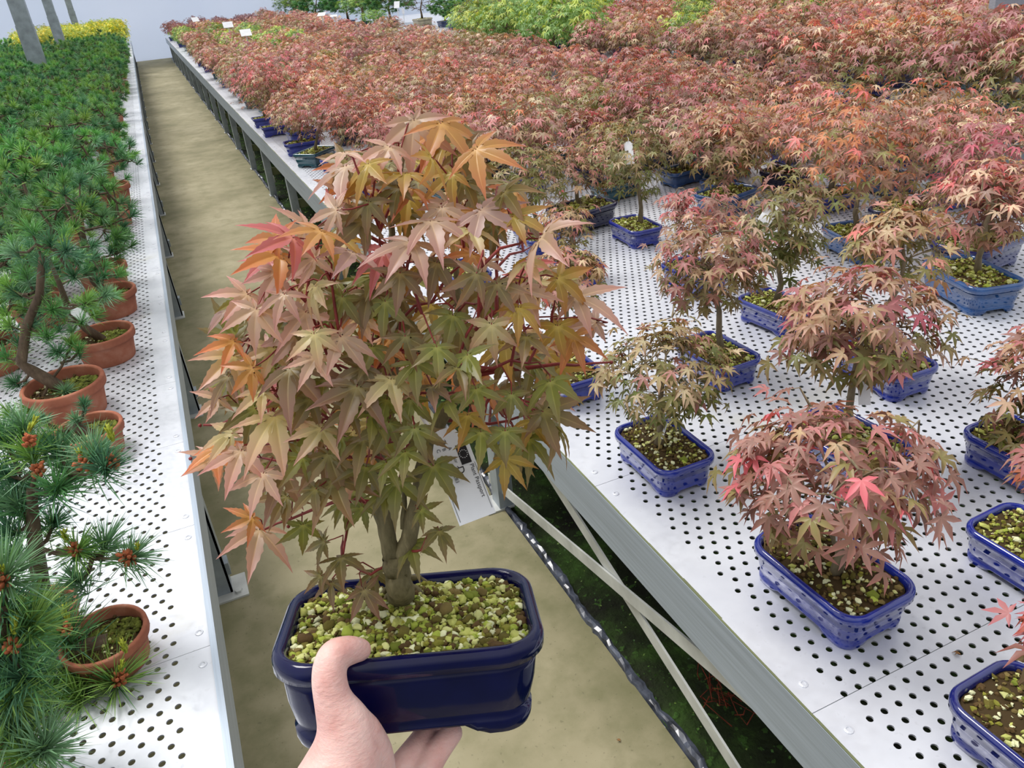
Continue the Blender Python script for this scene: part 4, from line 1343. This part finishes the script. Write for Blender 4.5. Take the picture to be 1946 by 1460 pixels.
# second bench: taller maples, green maples further back
Y = 2.6; row = 0
while Y < 11.5:
    row += 1; c = 0
    x = 3.95
    while x < 8.6:
        xx, yy = x + g.normal(0, .05), Y + g.normal(0, .05)
        x += .46; c += 1
        px, py, dep = proj((xx, yy, BZ + .42))
        if not (870 < px < 2080 and -75 < py < 160): continue
        tall = 1.0
        if px < 1100 or (yy > 8.3 and px < 1130): mx = 'green'; tall = 1.12
        elif yy > 9.5: continue
        elif (1290 < px < 1365 or 1470 < px < 1575) and py < 40 and yy > 6.2: mx = 'green'
        else: mx = ['red', 'orange', 'orange', 'red', 'pinkish', 'tan'][g.integers(6)]
        f_, w_ = VAR[mx][g.integers(len(VAR[mx]))]
        s = g.uniform(1.35, 1.7) * tall; t = g.uniform(.86, 1.12)
        name = 'green_maple_bonsai' if mx == 'green' else 'maple_bonsai'
        lab = f"taller {CW[mx]} maple, {ordn(c)} along the {ordn(row)} row of the second bench"
        o = put_tree(name, lab, 'bonsai tree', (xx, yy, BZ), g.uniform(-.3, .3), f_, w_, POTF, POTCOLS[g.integers(7)], SOILF, s, 1.3, (t, t, t, 1),
                     'green maples on the second bench' if mx == 'green' else 'taller maples on the second bench')
        for ch in o.children:
            if ch.name.split('.')[0] in ('foliage', 'trunk'): ch.rotation_euler = (0, 0, g.uniform(0, 2 * PI))
        count += 1
    Y += .52
print('MAPLES', n1, count)

# specimen trees in large pots on the bare far end of the second bench
TREEG, WOODG = maple_meshes('specimen', 900, 'green', 900, .034, .24, .2, (0, 0, .3), ntwig=60, trunk_r=.016)
PINEG = pine_meshes('specimen_pine', 901, 150, 50, .05, .24, .2, (.02, 0, .30), .0022)
CREAM = lin4(196, 184, 150); BROWNP = lin4(120, 70, 48); SLATE = lin4(60, 76, 120)
DG = (.42, .62, .5, 1)
SPEC = [((803, 40), 15.2, 1.9, 1.25, CREAM, 'none', 'bare trunked specimen bonsai in long cream pot on the far bench'),
        ((846, 40), 14.4, 1.5, 1.0, SLATE, 'pine', 'dark green conifer in slate blue pot right of the cream pot'),
        ((866, 46), 13.6, 1.4, .9, DEEP, 'pine', 'second dark green conifer in blue pot in front of the slate one'),
        ((886, 36), 15.0, 1.3, 1.0, BROWNP, 'pine', 'green conifer in brown pot beside the bright green maples'),
        ((742, 34), 16.0, 1.5, 1.6, SLATE, 'pine', 'broad olive conifer behind the leaning blue-white sign'),
        ((690, 30), 16.4, 1.5, 1.6, SLATE, 'leafy', 'green tree with pale trunk behind the flat white cards'),
        ((660, 26), 17.2, 1.5, 1.7, SLATE, 'pine', 'dark green conifer left of the pale-trunked green tree'),
        ((710, 34), 14.8, 1.1, .8, SLATE, 'leafy', 'low round bright green bush in front of the pale-trunked tree'),
        ((470, 10), 19.5, 1.5, 1.6, SLATE, 'leafy', 'green tree far off behind the purple maples'),
        ((590, 8), 17.6, 1.5, 1.6, SLATE, 'pine', 'far conifer at the end of the second bench')]
for (px, py), dist, ps, s, pc, kind, lab in SPEC:
    w = at(px, py + 8, BZ); v = ray(px, py); w = P(px, py, dist); w[2] = BZ
    w[0] = max(w[0], 3.9)
    fm_, wm_ = (TREEG, WOODG) if kind == 'leafy' else PINEG
    t = thing('specimen_bonsai', lab, 'bonsai tree', w, 'specimen trees on the far bench')
    p_ = obj('pot', POTN, t, (0, 0, 0), (0, 0, .3), ps); p_.color = pc
    so = obj('gravel', SOILF, t, (0, 0, .0595 * ps), (0, 0, .3), ps); so['kind'] = 'stuff'
    obj('trunk', wm_, t, (0, 0, .06 * ps), None, (s * 1.35, s * 1.35, s * .8))
    if kind != 'none':
        f = obj('foliage', fm_, t, (0, 0, .06 * ps), None, (s * 1.35, s * 1.35, s * .8))
        f.color = (.62, .78, .6, 1) if kind == 'leafy' else (.9, 1.0, .8, 1)

# ================================================================== pines in terracotta pots
TPOT = terra_mesh('terracotta_pot', .1, .095); TPOTO = terra_mesh('oval_terracotta_pot', .1, .095, oval=1.0)
TSOIL = gravel_mesh('mossy_soil', .087, .087, .05, 160, .0038, dark=True, round_=True, mound=.006)
g = np.random.default_rng(31)
mm = MB()
for i in range(220):
    a, r_ = g.uniform(0, 2 * PI), .06 * math.sqrt(g.random())
    x, y = .02 + r_ * math.cos(a), .02 + r_ * math.sin(a) * .7
    q = ICO_V * g.uniform(.003, .008) * (1, 1, .6)
    mm.add(q + (x, y, .004), ICO_F)
TMOSS = mm.mesh('moss', MT['moss'])
CONES = [cone_mesh(s) for s in range(3)]; CANDS = [candle_mesh(s) for s in range(3)]


def pine(label, loc, ps, fm_, wm_, s=1.0, rz=0.0, group='pines in terracotta pots', moss=True, name='pine_bonsai', tint=None, prz=0):
    t = thing(name, label, 'bonsai tree', loc, group)
    obj('pot', TPOT, t, None, (0, 0, prz), ps)
    so = obj('soil', TSOIL, t, (0, 0, .066 * ps), (0, 0, prz), ps); so['kind'] = 'stuff'
    if moss:
        ms = obj('moss', TMOSS, t, (0, 0, .068 * ps), (0, 0, prz), ps); ms['kind'] = 'stuff'
    obj('trunk', wm_, t, (0, 0, .068 * ps), (0, 0, rz), s)
    f = obj('needles', fm_, t, (0, 0, .068 * ps), (0, 0, rz), s)
    if tint: f.color = tint
    return t


def placed_pine(label, rim, ps, tufts, trunk_px, length=.05, wid=.0009, needles=95, cones=(), cands=(), seed=0, dz=0.0):
    """a near pine whose shoots are set where the photo shows them"""
    g = np.random.default_rng(seed)
    w = at(rim[0], rim[1], BZ + .095 * ps); foot = np.array([w[0], w[1], BZ]); zt = .068 * ps
    org = foot + (0, 0, zt)

    def inplane(px, py, off):
        v = ray(px, py); return CAM + v * (((foot - CAM) @ FWD + off) / (v @ FWD)) - org
    fm = MB(); wm = MB()
    tp = [np.array([0, 0, -.004])] + [inplane(x, y, o) for x, y, o in trunk_px]
    wm.tube(tp, np.linspace(.018, .008, len(tp)) * (.75 + .3 * ps), 9)
    nodes = tp[1:]
    for (x, y, off, L) in tufts:
        p = inplane(x, y, off)
        p[2] = max(p[2], -.05)
        q = nodes[int(np.argmin([np.linalg.norm(p - q) for q in nodes]))]
        wm.tube([q, (p + q) / 2 + (0, 0, -.01), p], [.0042, .0036, .0024], 6, cap=False)
        nodes.append((p + q) / 2)
        ax = norm((p - q) * (1, 1, .4) / (np.linalg.norm(p - q) + 1e-6) * .6 + np.array([0, 0, .9]) + g.normal(0, .2, 3))
        tuft(fm, g, p, ax, int(needles * 1.5), length * L * 1.12, wid * 1.05, 1.1)
        tuft(fm, g, p - ax * .016, ax, needles // 2, length * L * 1.1, wid, 1.5)
    t = thing('pine_bonsai', label, 'bonsai tree', foot, 'pines in terracotta pots')
    obj('pot', TPOT, t, None, None, ps)
    so = obj('soil', TSOIL, t, (0, 0, .066 * ps), None, ps); so['kind'] = 'stuff'
    ms = obj('moss', TMOSS, t, (0, 0, .068 * ps), None, ps); ms['kind'] = 'stuff'
    obj('trunk', wm.mesh('near_pine_wood', MT['pinebark']), t, (0, 0, zt))
    obj('needles', fm.mesh('near_pine_needles', MT['needle']), t, (0, 0, zt))
    for i, (x, y, off) in enumerate(cones):
        p = inplane(x, y, off) + (0, 0, zt)
        o = obj('cone', CONES[i % 3], t, p, (g.normal(0, .4), g.normal(0, .4), g.uniform(0, 6)), g.uniform(.9, 1.25)); o['label'] = 'cluster of brown pollen cones'
    for i, (x, y, off) in enumerate(cands):
        p = inplane(x, y, off) + (0, 0, zt)
        o = obj('young_shoot', CANDS[i % 3], t, p, (g.normal(0, .25), g.normal(.25, .3), 0), g.uniform(.7, 1.0)); o['label'] = 'yellow-green new shoot'
    pines.append((foot[0], foot[1], .15 * ps))
    return t


pines = []
placed_pine('long-needled pine with brown cones in nearest terracotta pot on bench edge', (196, 1205), .70,
            [(128, 1215, -.02, 1.1), (170, 1290, -.04, 1.1), (222, 1300, -.06, 1.1), (175, 1365, -.07, 1.1), (70, 1372, -.05, 1), (145, 1425, -.08, 1), (105, 1300, -.05, 1.1), (60, 1255, .0, 1), (40, 1330, -.03, 1),
             (110, 1400, -.08, 1), (95, 1180, .03, 1)],
            [(165, 1230, -.01), (135, 1250, -.02), (110, 1300, -.03)], .074, .0011, 92,
            [(132, 1205, -.03), (170, 1285, -.05), (225, 1300, -.07), (175, 1370, -.08), (65, 1370, -.06), (146, 1432, -.09), (60, 1262, -.01)], [(128, 1180, -.02), (228, 1275, -.07), (240, 1240, -.05), (62, 1345, -.06)], 1)
placed_pine('thick-trunked pine behind the nearest terracotta pot, branches reaching over the bench', (70, 1160), .66,
            [(148, 1050, -.02, .95), (248, 1062, -.03, .95), (200, 1040, .0, .95), (150, 1108, -.03, .85), (62, 868, .02, 1), (110, 930, -.02, 1.05), (35, 962, .0, 1), (178, 868, .0, 1), (20, 1010, -.02, .9), (18, 905, .02, 1),
             (60, 940, .03, .9), (200, 890, -.02, .9), (70, 1150, -.04, .8), (140, 900, .03, .9), (10, 840, .04, 1), (45, 815, .05, .9), (30, 1055, -.01, .9), (100, 1000, .03, .8), (15, 960, .02, 1), (110, 860, .03, .9)],
            [(80, 1130, 0), (68, 1040, 0), (62, 985, 0), (60, 930, 0)], .058, .0010, 92,
            [(147, 1052, -.03), (252, 1068, -.04), (56, 848, .0), (166, 890, -.02), (216, 888, -.02), (75, 905, -.01)], [(125, 1030, -.02), (262, 1045, -.04), (215, 838, -.02), (160, 880, -.01), (55, 820, .01)], 2)
placed_pine('pine at the lower left corner with its pot hidden under long needles', (-60, 1390), .66,
            [(10, 1100, .03, 1), (25, 1230, .0, 1.1), (8, 1170, .02, 1), (12, 1415, -.04, 1), (40, 1290, -.02, 1), (-30, 1250, 0, 1), (-30, 1380, -.03, 1), (50, 1440, -.06, 1), (20, 1335, -.03, 1), (85, 1425, -.07, .9), (30, 1385, -.04, 1), (0, 1290, .0, 1), (60, 1190, .02, .9)],
            [(-5, 1290, 0), (0, 1220, 0), (5, 1150, .02)], .078, .0011, 92,
            [(10, 1110, .02), (22, 1235, -.01), (8, 1420, -.05)], [(5, 1085, .02), (28, 1205, -.01)], 3)
placed_pine('low pine in second terracotta pot with dry needles on its soil', (165, 812), .82,
            [(145, 800, 0, .8), (120, 830, 0, .9), (150, 850, -.03, .9), (85, 800, .02, .8), (70, 840, 0, .9), (160, 770, .02, .7)],
            [(150, 815, 0), (130, 810, 0)], .04, .0009, 70, (), (), 4)
placed_pine('pine with mossy curved branch in wide terracotta pot, third along the edge', (118, 726), 1.05,
            [(125, 745, -.02, .8), (60, 780, -.04, 1), (30, 730, 0, .9), (20, 790, -.02, 1), (135, 655, .05, .8), (40, 660, .03, .9), (20, 620, .05, .9), (60, 620, .05, .9), (120, 600, .08, .8), (150, 668, .03, .7), (35, 560, .08, .9), (70, 540, .1, .8), (110, 670, .0, .8), (60, 440, .08, 1), (95, 465, .07, 1), (125, 478, .06, 1), (30, 480, .08, 1), (80, 505, .06, 1), (140, 525, .05, .9), (50, 525, .07, 1), (15, 545, .08, 1), (100, 590, .05, .9), (165, 575, .05, .9), (200, 562, .06, .9), (10, 680, .04, 1), (90, 640, .03, .9)],
            [(95, 725, 0), (60, 705, 0), (40, 690, 0), (50, 620, .04), (75, 560, .05), (80, 490, .06)], .05, .0009, 70, (), (), 5)
EDGE = [((192, 632), .95), ((205, 552), .92), ((190, 505), .95), ((214, 398), .85), ((204, 352), 1.12), ((188, 320), .85), ((208, 297), .85), ((206, 278), .85), ((206, 260), .85), ((205, 240), .9), ((212, 214), .95), ((208, 202), .9),
        ((226, 155), 1.0), ((218, 163), .95), ((212, 172), .95)]
PV = [pine_meshes('pine', 700 + i, 84, 60, .04, .185, .14, ((-.07, -.03, .19), (-.04, 0, .22), (-.05, .02, .17), (-.02, -.02, .24))[i], .0010) for i in range(4)]
PVF = [pine_meshes('far_pine', 720 + i, 80, 46, .045, .19, .15, (-.03 + .02 * i, 0, .20), .0017) for i in range(3)]
for i, ((x, y), ps) in enumerate(EDGE):
    w = at(x, y, BZ + .095 * ps)
    f_, w_ = PV[i % 4] if i < 9 else PVF[i % 3]
    tv = g.uniform(.9, 1.2)
    pine(f"green pine in terracotta pot, {ordn(i + 4)} pot along the aisle edge of its bench", (w[0], w[1], BZ), ps, f_, w_, g.uniform(.9, 1.08) * (1.2 if i < 7 else 1.0), g.normal(0, .25), prz=g.uniform(0, 6), tint=(tv * .95, tv, tv * .9, 1))
    pines.append((w[0], w[1], .17))
Y = 1.75; row = 0; pc_ = 0
while Y < 21.6:
    row += 1; c = 0
    x = -.60
    while x > -2.65:
        xx, yy = x + g.normal(0, .03), Y + g.normal(0, .04)
        x -= .29 + .006 * Y; c += 1
        px, py, dep = proj((xx, yy, BZ + .3))
        if px < -90 or px > 300 or py < -20: continue
        if any(math.hypot(xx - a, yy - b) < r + .06 for a, b, r in pines): continue
        if any(math.hypot(xx - a, yy - b) < .2 for a, b in ((-1.22, 12.0), (-1.26, 17.0), (-1.22, 22.2))): continue
        gold = yy > 17.2 and xx > -2.2
        f_, w_ = PV[g.integers(4)] if yy < 3.6 else PVF[g.integers(3)]
        if gold: continue
        tv = g.uniform(.8, 1.2)
        pine(f"green pine, {ordn(c)} in from the edge pots, {ordn(row)} row of the pine bench", (xx, yy, BZ), g.uniform(.85, 1.1), f_, w_, g.uniform(.95, 1.25), g.uniform(0, 6), moss=False, tint=(tv * .92, tv, tv * .92, 1))
        pc_ += 1
    Y += .27 + .018 * Y
# edge rows further away
Y = 10.6; k = 0
while Y < 21.8:
    xx = -.36 + g.normal(0, .02); k += 1
    if Y < 16.9:
        f_, w_ = PVF[g.integers(3)]
        tv = g.uniform(.8, 1.1)
        pine(f"far green pine on the aisle edge, {ordn(k)} beyond the last clear terracotta pot", (xx, Y, BZ), .95, f_, w_, 1.05, g.uniform(0, 6), moss=False, tint=(tv * .92, tv, tv * .92, 1))
    Y += .33 + .012 * Y
print('PINES', pc_)
# golden shrubs closing the far end of the pine bench
GF, GW = maple_meshes('golden', 950, 'green', 520, .034, .22, .15, (0, 0, .2), ntwig=30)
k = 0
for yy in (18.0, 18.9, 19.8, 20.7, 21.6):
    for j in range(5):
        xx = -.40 - .40 * j + g.normal(0, .04); k += 1
        if abs(xx + 1.22) < .2 and yy > 21: continue
        t = thing('golden_shrub', f"golden shrub, {ordn(j + 1)} from the aisle, {ordn(int((yy - 17.1) / .9))} row behind the pines", 'shrub', (xx, yy, BZ), 'golden shrubs at the far end')
        obj('pot', TPOT, t, None, None, 1.0)
        obj('trunk', GW, t, (0, 0, .066), (0, 0, k), 1.2)
        f = obj('foliage', GF, t, (0, 0, .066), (0, 0, k), (1.2, 1.2, 1.5)); f.color = (2.0, 1.45, .9, 1)

# ================================================================== white signs and labels


def sign(label, px, py, dist, w, h, tilt=.7, stake=.28, yaw=0.0, col_=None):
    c = P(px, py, dist)
    t = thing('plant_sign', label, 'sign', (c[0], c[1], c[2] - stake), 'white signs among the plants', yaw)
    m = MB(); m.box(-w / 2, w / 2, -h / 2, h / 2, -.0015, .0015)
    o = obj('card', m.mesh('card', MT['card'], False), t, (0, 0, stake), (tilt, 0, 0))
    m = MB(); m.box(-.008, .008, .0, .006, 0, stake)
    obj('stake', m.mesh('stake', MT['card'], False), t, (0, .004, 0))


sign('white card on a stake among red maples, largest and nearest of the aisle signs', 467, 62, 9.8, .135, .11, .75)
sign('white card on a stake in yellow-green maples, middle of the aisle signs', 433, 47, 12.0, .15, .11, .8)
sign('small white card beside the purple maples, farthest of the aisle signs', 371, 37, 15.5, .14, .11, .8, yaw=.3)
sign('flat white card lying tilted over red maples below the dark conifers', 611, 27, 13.0, .13, .12, .4, yaw=-.5)
sign('small white card half sunk in leaves right of the tilted flat card', 634, 30, 12.6, .11, .08, .3, yaw=-.3)
sign('pale blue leaning sign on a white stake at the far bench', 754, 9, 13.2, .10, .12, 1.0, .45, -.6)
sign('narrow white upright label near the leaning blue-white sign', 766, 21, 13.6, .045, .09, 1.3, .2)
sign('grey-white plant label upright in front of dark red maples', 1192, 76, 7.6, .03, .11, 1.35, .12)


def hang_label(label, px, py, z_or_off, w, h, roll=0.0):
    c = P(px, py, z_or_off)
    t = thing('plant_label', label, 'label', c, 'white labels hanging on plants')
    v = norm(CAM - c); n = norm(v + np.array([0, 0, .5])); right = norm(np.cross((0, 0, 1), n)); up = np.cross(n, right)
    Mx = Matrix.Identity(4)
    for i in range(3): Mx[i][0], Mx[i][1], Mx[i][2], Mx[i][3] = right[i], up[i], n[i], c[i]
    t.matrix_world = Mx @ Matrix.Rotation(roll, 4, 'Z')
    m = MB(); m.box(-w / 2, w / 2, -h, 0, -.0006, .0006)
    m.add([(-w / 2, 0, 0), (w / 2, 0, 0), (w * .25, h * .16, 0), (-w * .25, h * .16, 0)], [(0, 1, 2, 3)])
    obj('card', m.mesh('card', MT['card'], False), t)
    m = MB(); m.tube([(0, h * .1, 0), (.004, h * .3, -.004), (0, h * .5, -.012)], [.0012, .0012, .001], 5)
    obj('tie', m.mesh('tie', MT['cord']), t)


def dpx(px, py, rim):                        # distance of a nearby pot's upright plane
    w = at(rim[0], rim[1], BZ + .066); v = ray(px, py)
    return ((w - CAM) @ FWD) / (v @ FWD)


hang_label('crumpled white label hanging on the upright tan-green maple', 1472, 392, dpx(1472, 392, (1478, 574)) - .05, .036, .06, -.5)
hang_label('white label with black print on the trunk of the maple behind the front pink one', 1642, 715, dpx(1642, 715, (1612, 826)) - .03, .022, .06, .15)
hang_label('white label hanging below the leaves of the slender single-trunk maple', 1194, 275, dpx(1194, 275, (1207, 424)) - .04, .03, .075, .1)
hang_label('white label slanting right of the slender single-trunk maple', 1275, 280, dpx(1275, 280, (1240, 276)) - .06, .03, .07, -.6)
hang_label('white label deep inside the front pink maple', 1600, 970, dpx(1600, 970, (1580, 1070)) - .02, .024, .05, .2)
hang_label('white label on a pine branch by the edge pots, farthest of the pine labels', 176, 245, 5.2, .05, .10, .2)
hang_label('white label among needles above the sixth edge pot', 138, 475, 2.9, .05, .08, .4)
hang_label('white label lying in the pine over the fourth edge pot', 142, 590, 2.25, .03, .05, .5)

hang_label('thin white strip hanging on the trunk of the small olive maple', 1266, 806, dpx(1266, 806, (1260, 840)) - .02, .005, .034, -.25)

# fallen leaf and debris
V, F, rad = LS
for (px, py, s, lab, z) in ((1820, 1245, .014, 'dry brown leaf scrap lying between holes of the near bench', BZ + .002), (1176, 1409, .012, 'small tan leaf lying on the concrete path', .002)):
    w = at(px, py, z); m = MB(); m.add(V * s * (1, .7, 1.5), F)
    tag(obj('fallen_leaf', m.mesh('fallen_leaf', MT['drybrown']), None, w + (0, 0, .003), (.1, .2, 1.0)), lab, 'leaf')

# ================================================================== light
w = bpy.data.worlds.new('sky'); sc.world = w; w.use_nodes = True
t = w.node_tree; bg = t.nodes['Background']
tc = t.nodes.new('ShaderNodeTexCoord'); sx = t.nodes.new('ShaderNodeSeparateXYZ'); t.links.new(tc.outputs['Generated'], sx.inputs[0])
rp = t.nodes.new('ShaderNodeValToRGB'); t.links.new(sx.outputs[2], rp.inputs[0])
rp.color_ramp.elements[0].position = 0.0; rp.color_ramp.elements[0].color = (.84, .9, 1.0, 1)
rp.color_ramp.elements[1].position = .8; rp.color_ramp.elements[1].color = (1.0, 1.0, 1.0, 1)
va = t.nodes.new('ShaderNodeMath'); va.operation = 'MULTIPLY'; va.inputs[1].default_value = 1.1; t.links.new(sx.outputs[2], va.inputs[0])
vb = t.nodes.new('ShaderNodeMath'); t.links.new(sx.outputs[1], vb.inputs[0]); t.links.new(va.outputs[0], vb.inputs[1])   # sky dimmed low behind the viewer, added to darken the held pot's front
r2 = t.nodes.new('ShaderNodeValToRGB'); mp_ = t.nodes.new('ShaderNodeMapRange'); t.links.new(vb.outputs[0], mp_.inputs[0]); mp_.inputs[1].default_value = -1; mp_.inputs[2].default_value = 1
t.links.new(mp_.outputs[0], r2.inputs[0])
r2.color_ramp.elements[0].position = .05; r2.color_ramp.elements[0].color = (.22, .23, .22, 1); r2.color_ramp.elements[1].position = .42; r2.color_ramp.elements[1].color = (1, 1, 1, 1)
mxs = t.nodes.new('ShaderNodeMix'); mxs.data_type = 'RGBA'; mxs.blend_type = 'MULTIPLY'; mxs.inputs[0].default_value = 1
t.links.new(rp.outputs[0], mxs.inputs[6]); t.links.new(r2.outputs[0], mxs.inputs[7])
t.links.new(mxs.outputs[2], bg.inputs[0]); bg.inputs[1].default_value = .78
sd = bpy.data.lights.new('sun', 'SUN'); sd.energy = 1.9; sd.angle = math.radians(22); sd.color = (1, .975, .95)
so_ = bpy.data.objects.new('sun', sd); col.objects.link(so_)
so_.rotation_euler = Vector((-.38, .42, -1)).to_track_quat('-Z', 'Y').to_euler() if False else Vector((.30, -.45, -1.0)).to_track_quat('-Z', 'Y').to_euler()

sc.view_settings.view_transform = 'Standard'; sc.view_settings.look = 'None'
sc.view_settings.exposure = 0.40; sc.view_settings.gamma = 1.0; sc.view_settings.use_curve_mapping = False
sc.cycles.max_bounces = 7; sc.cycles.diffuse_bounces = 3; sc.cycles.glossy_bounces = 3; sc.cycles.transmission_bounces = 5; sc.cycles.transparent_max_bounces = 10
sc.cycles.caustics_reflective = False; sc.cycles.caustics_refractive = False
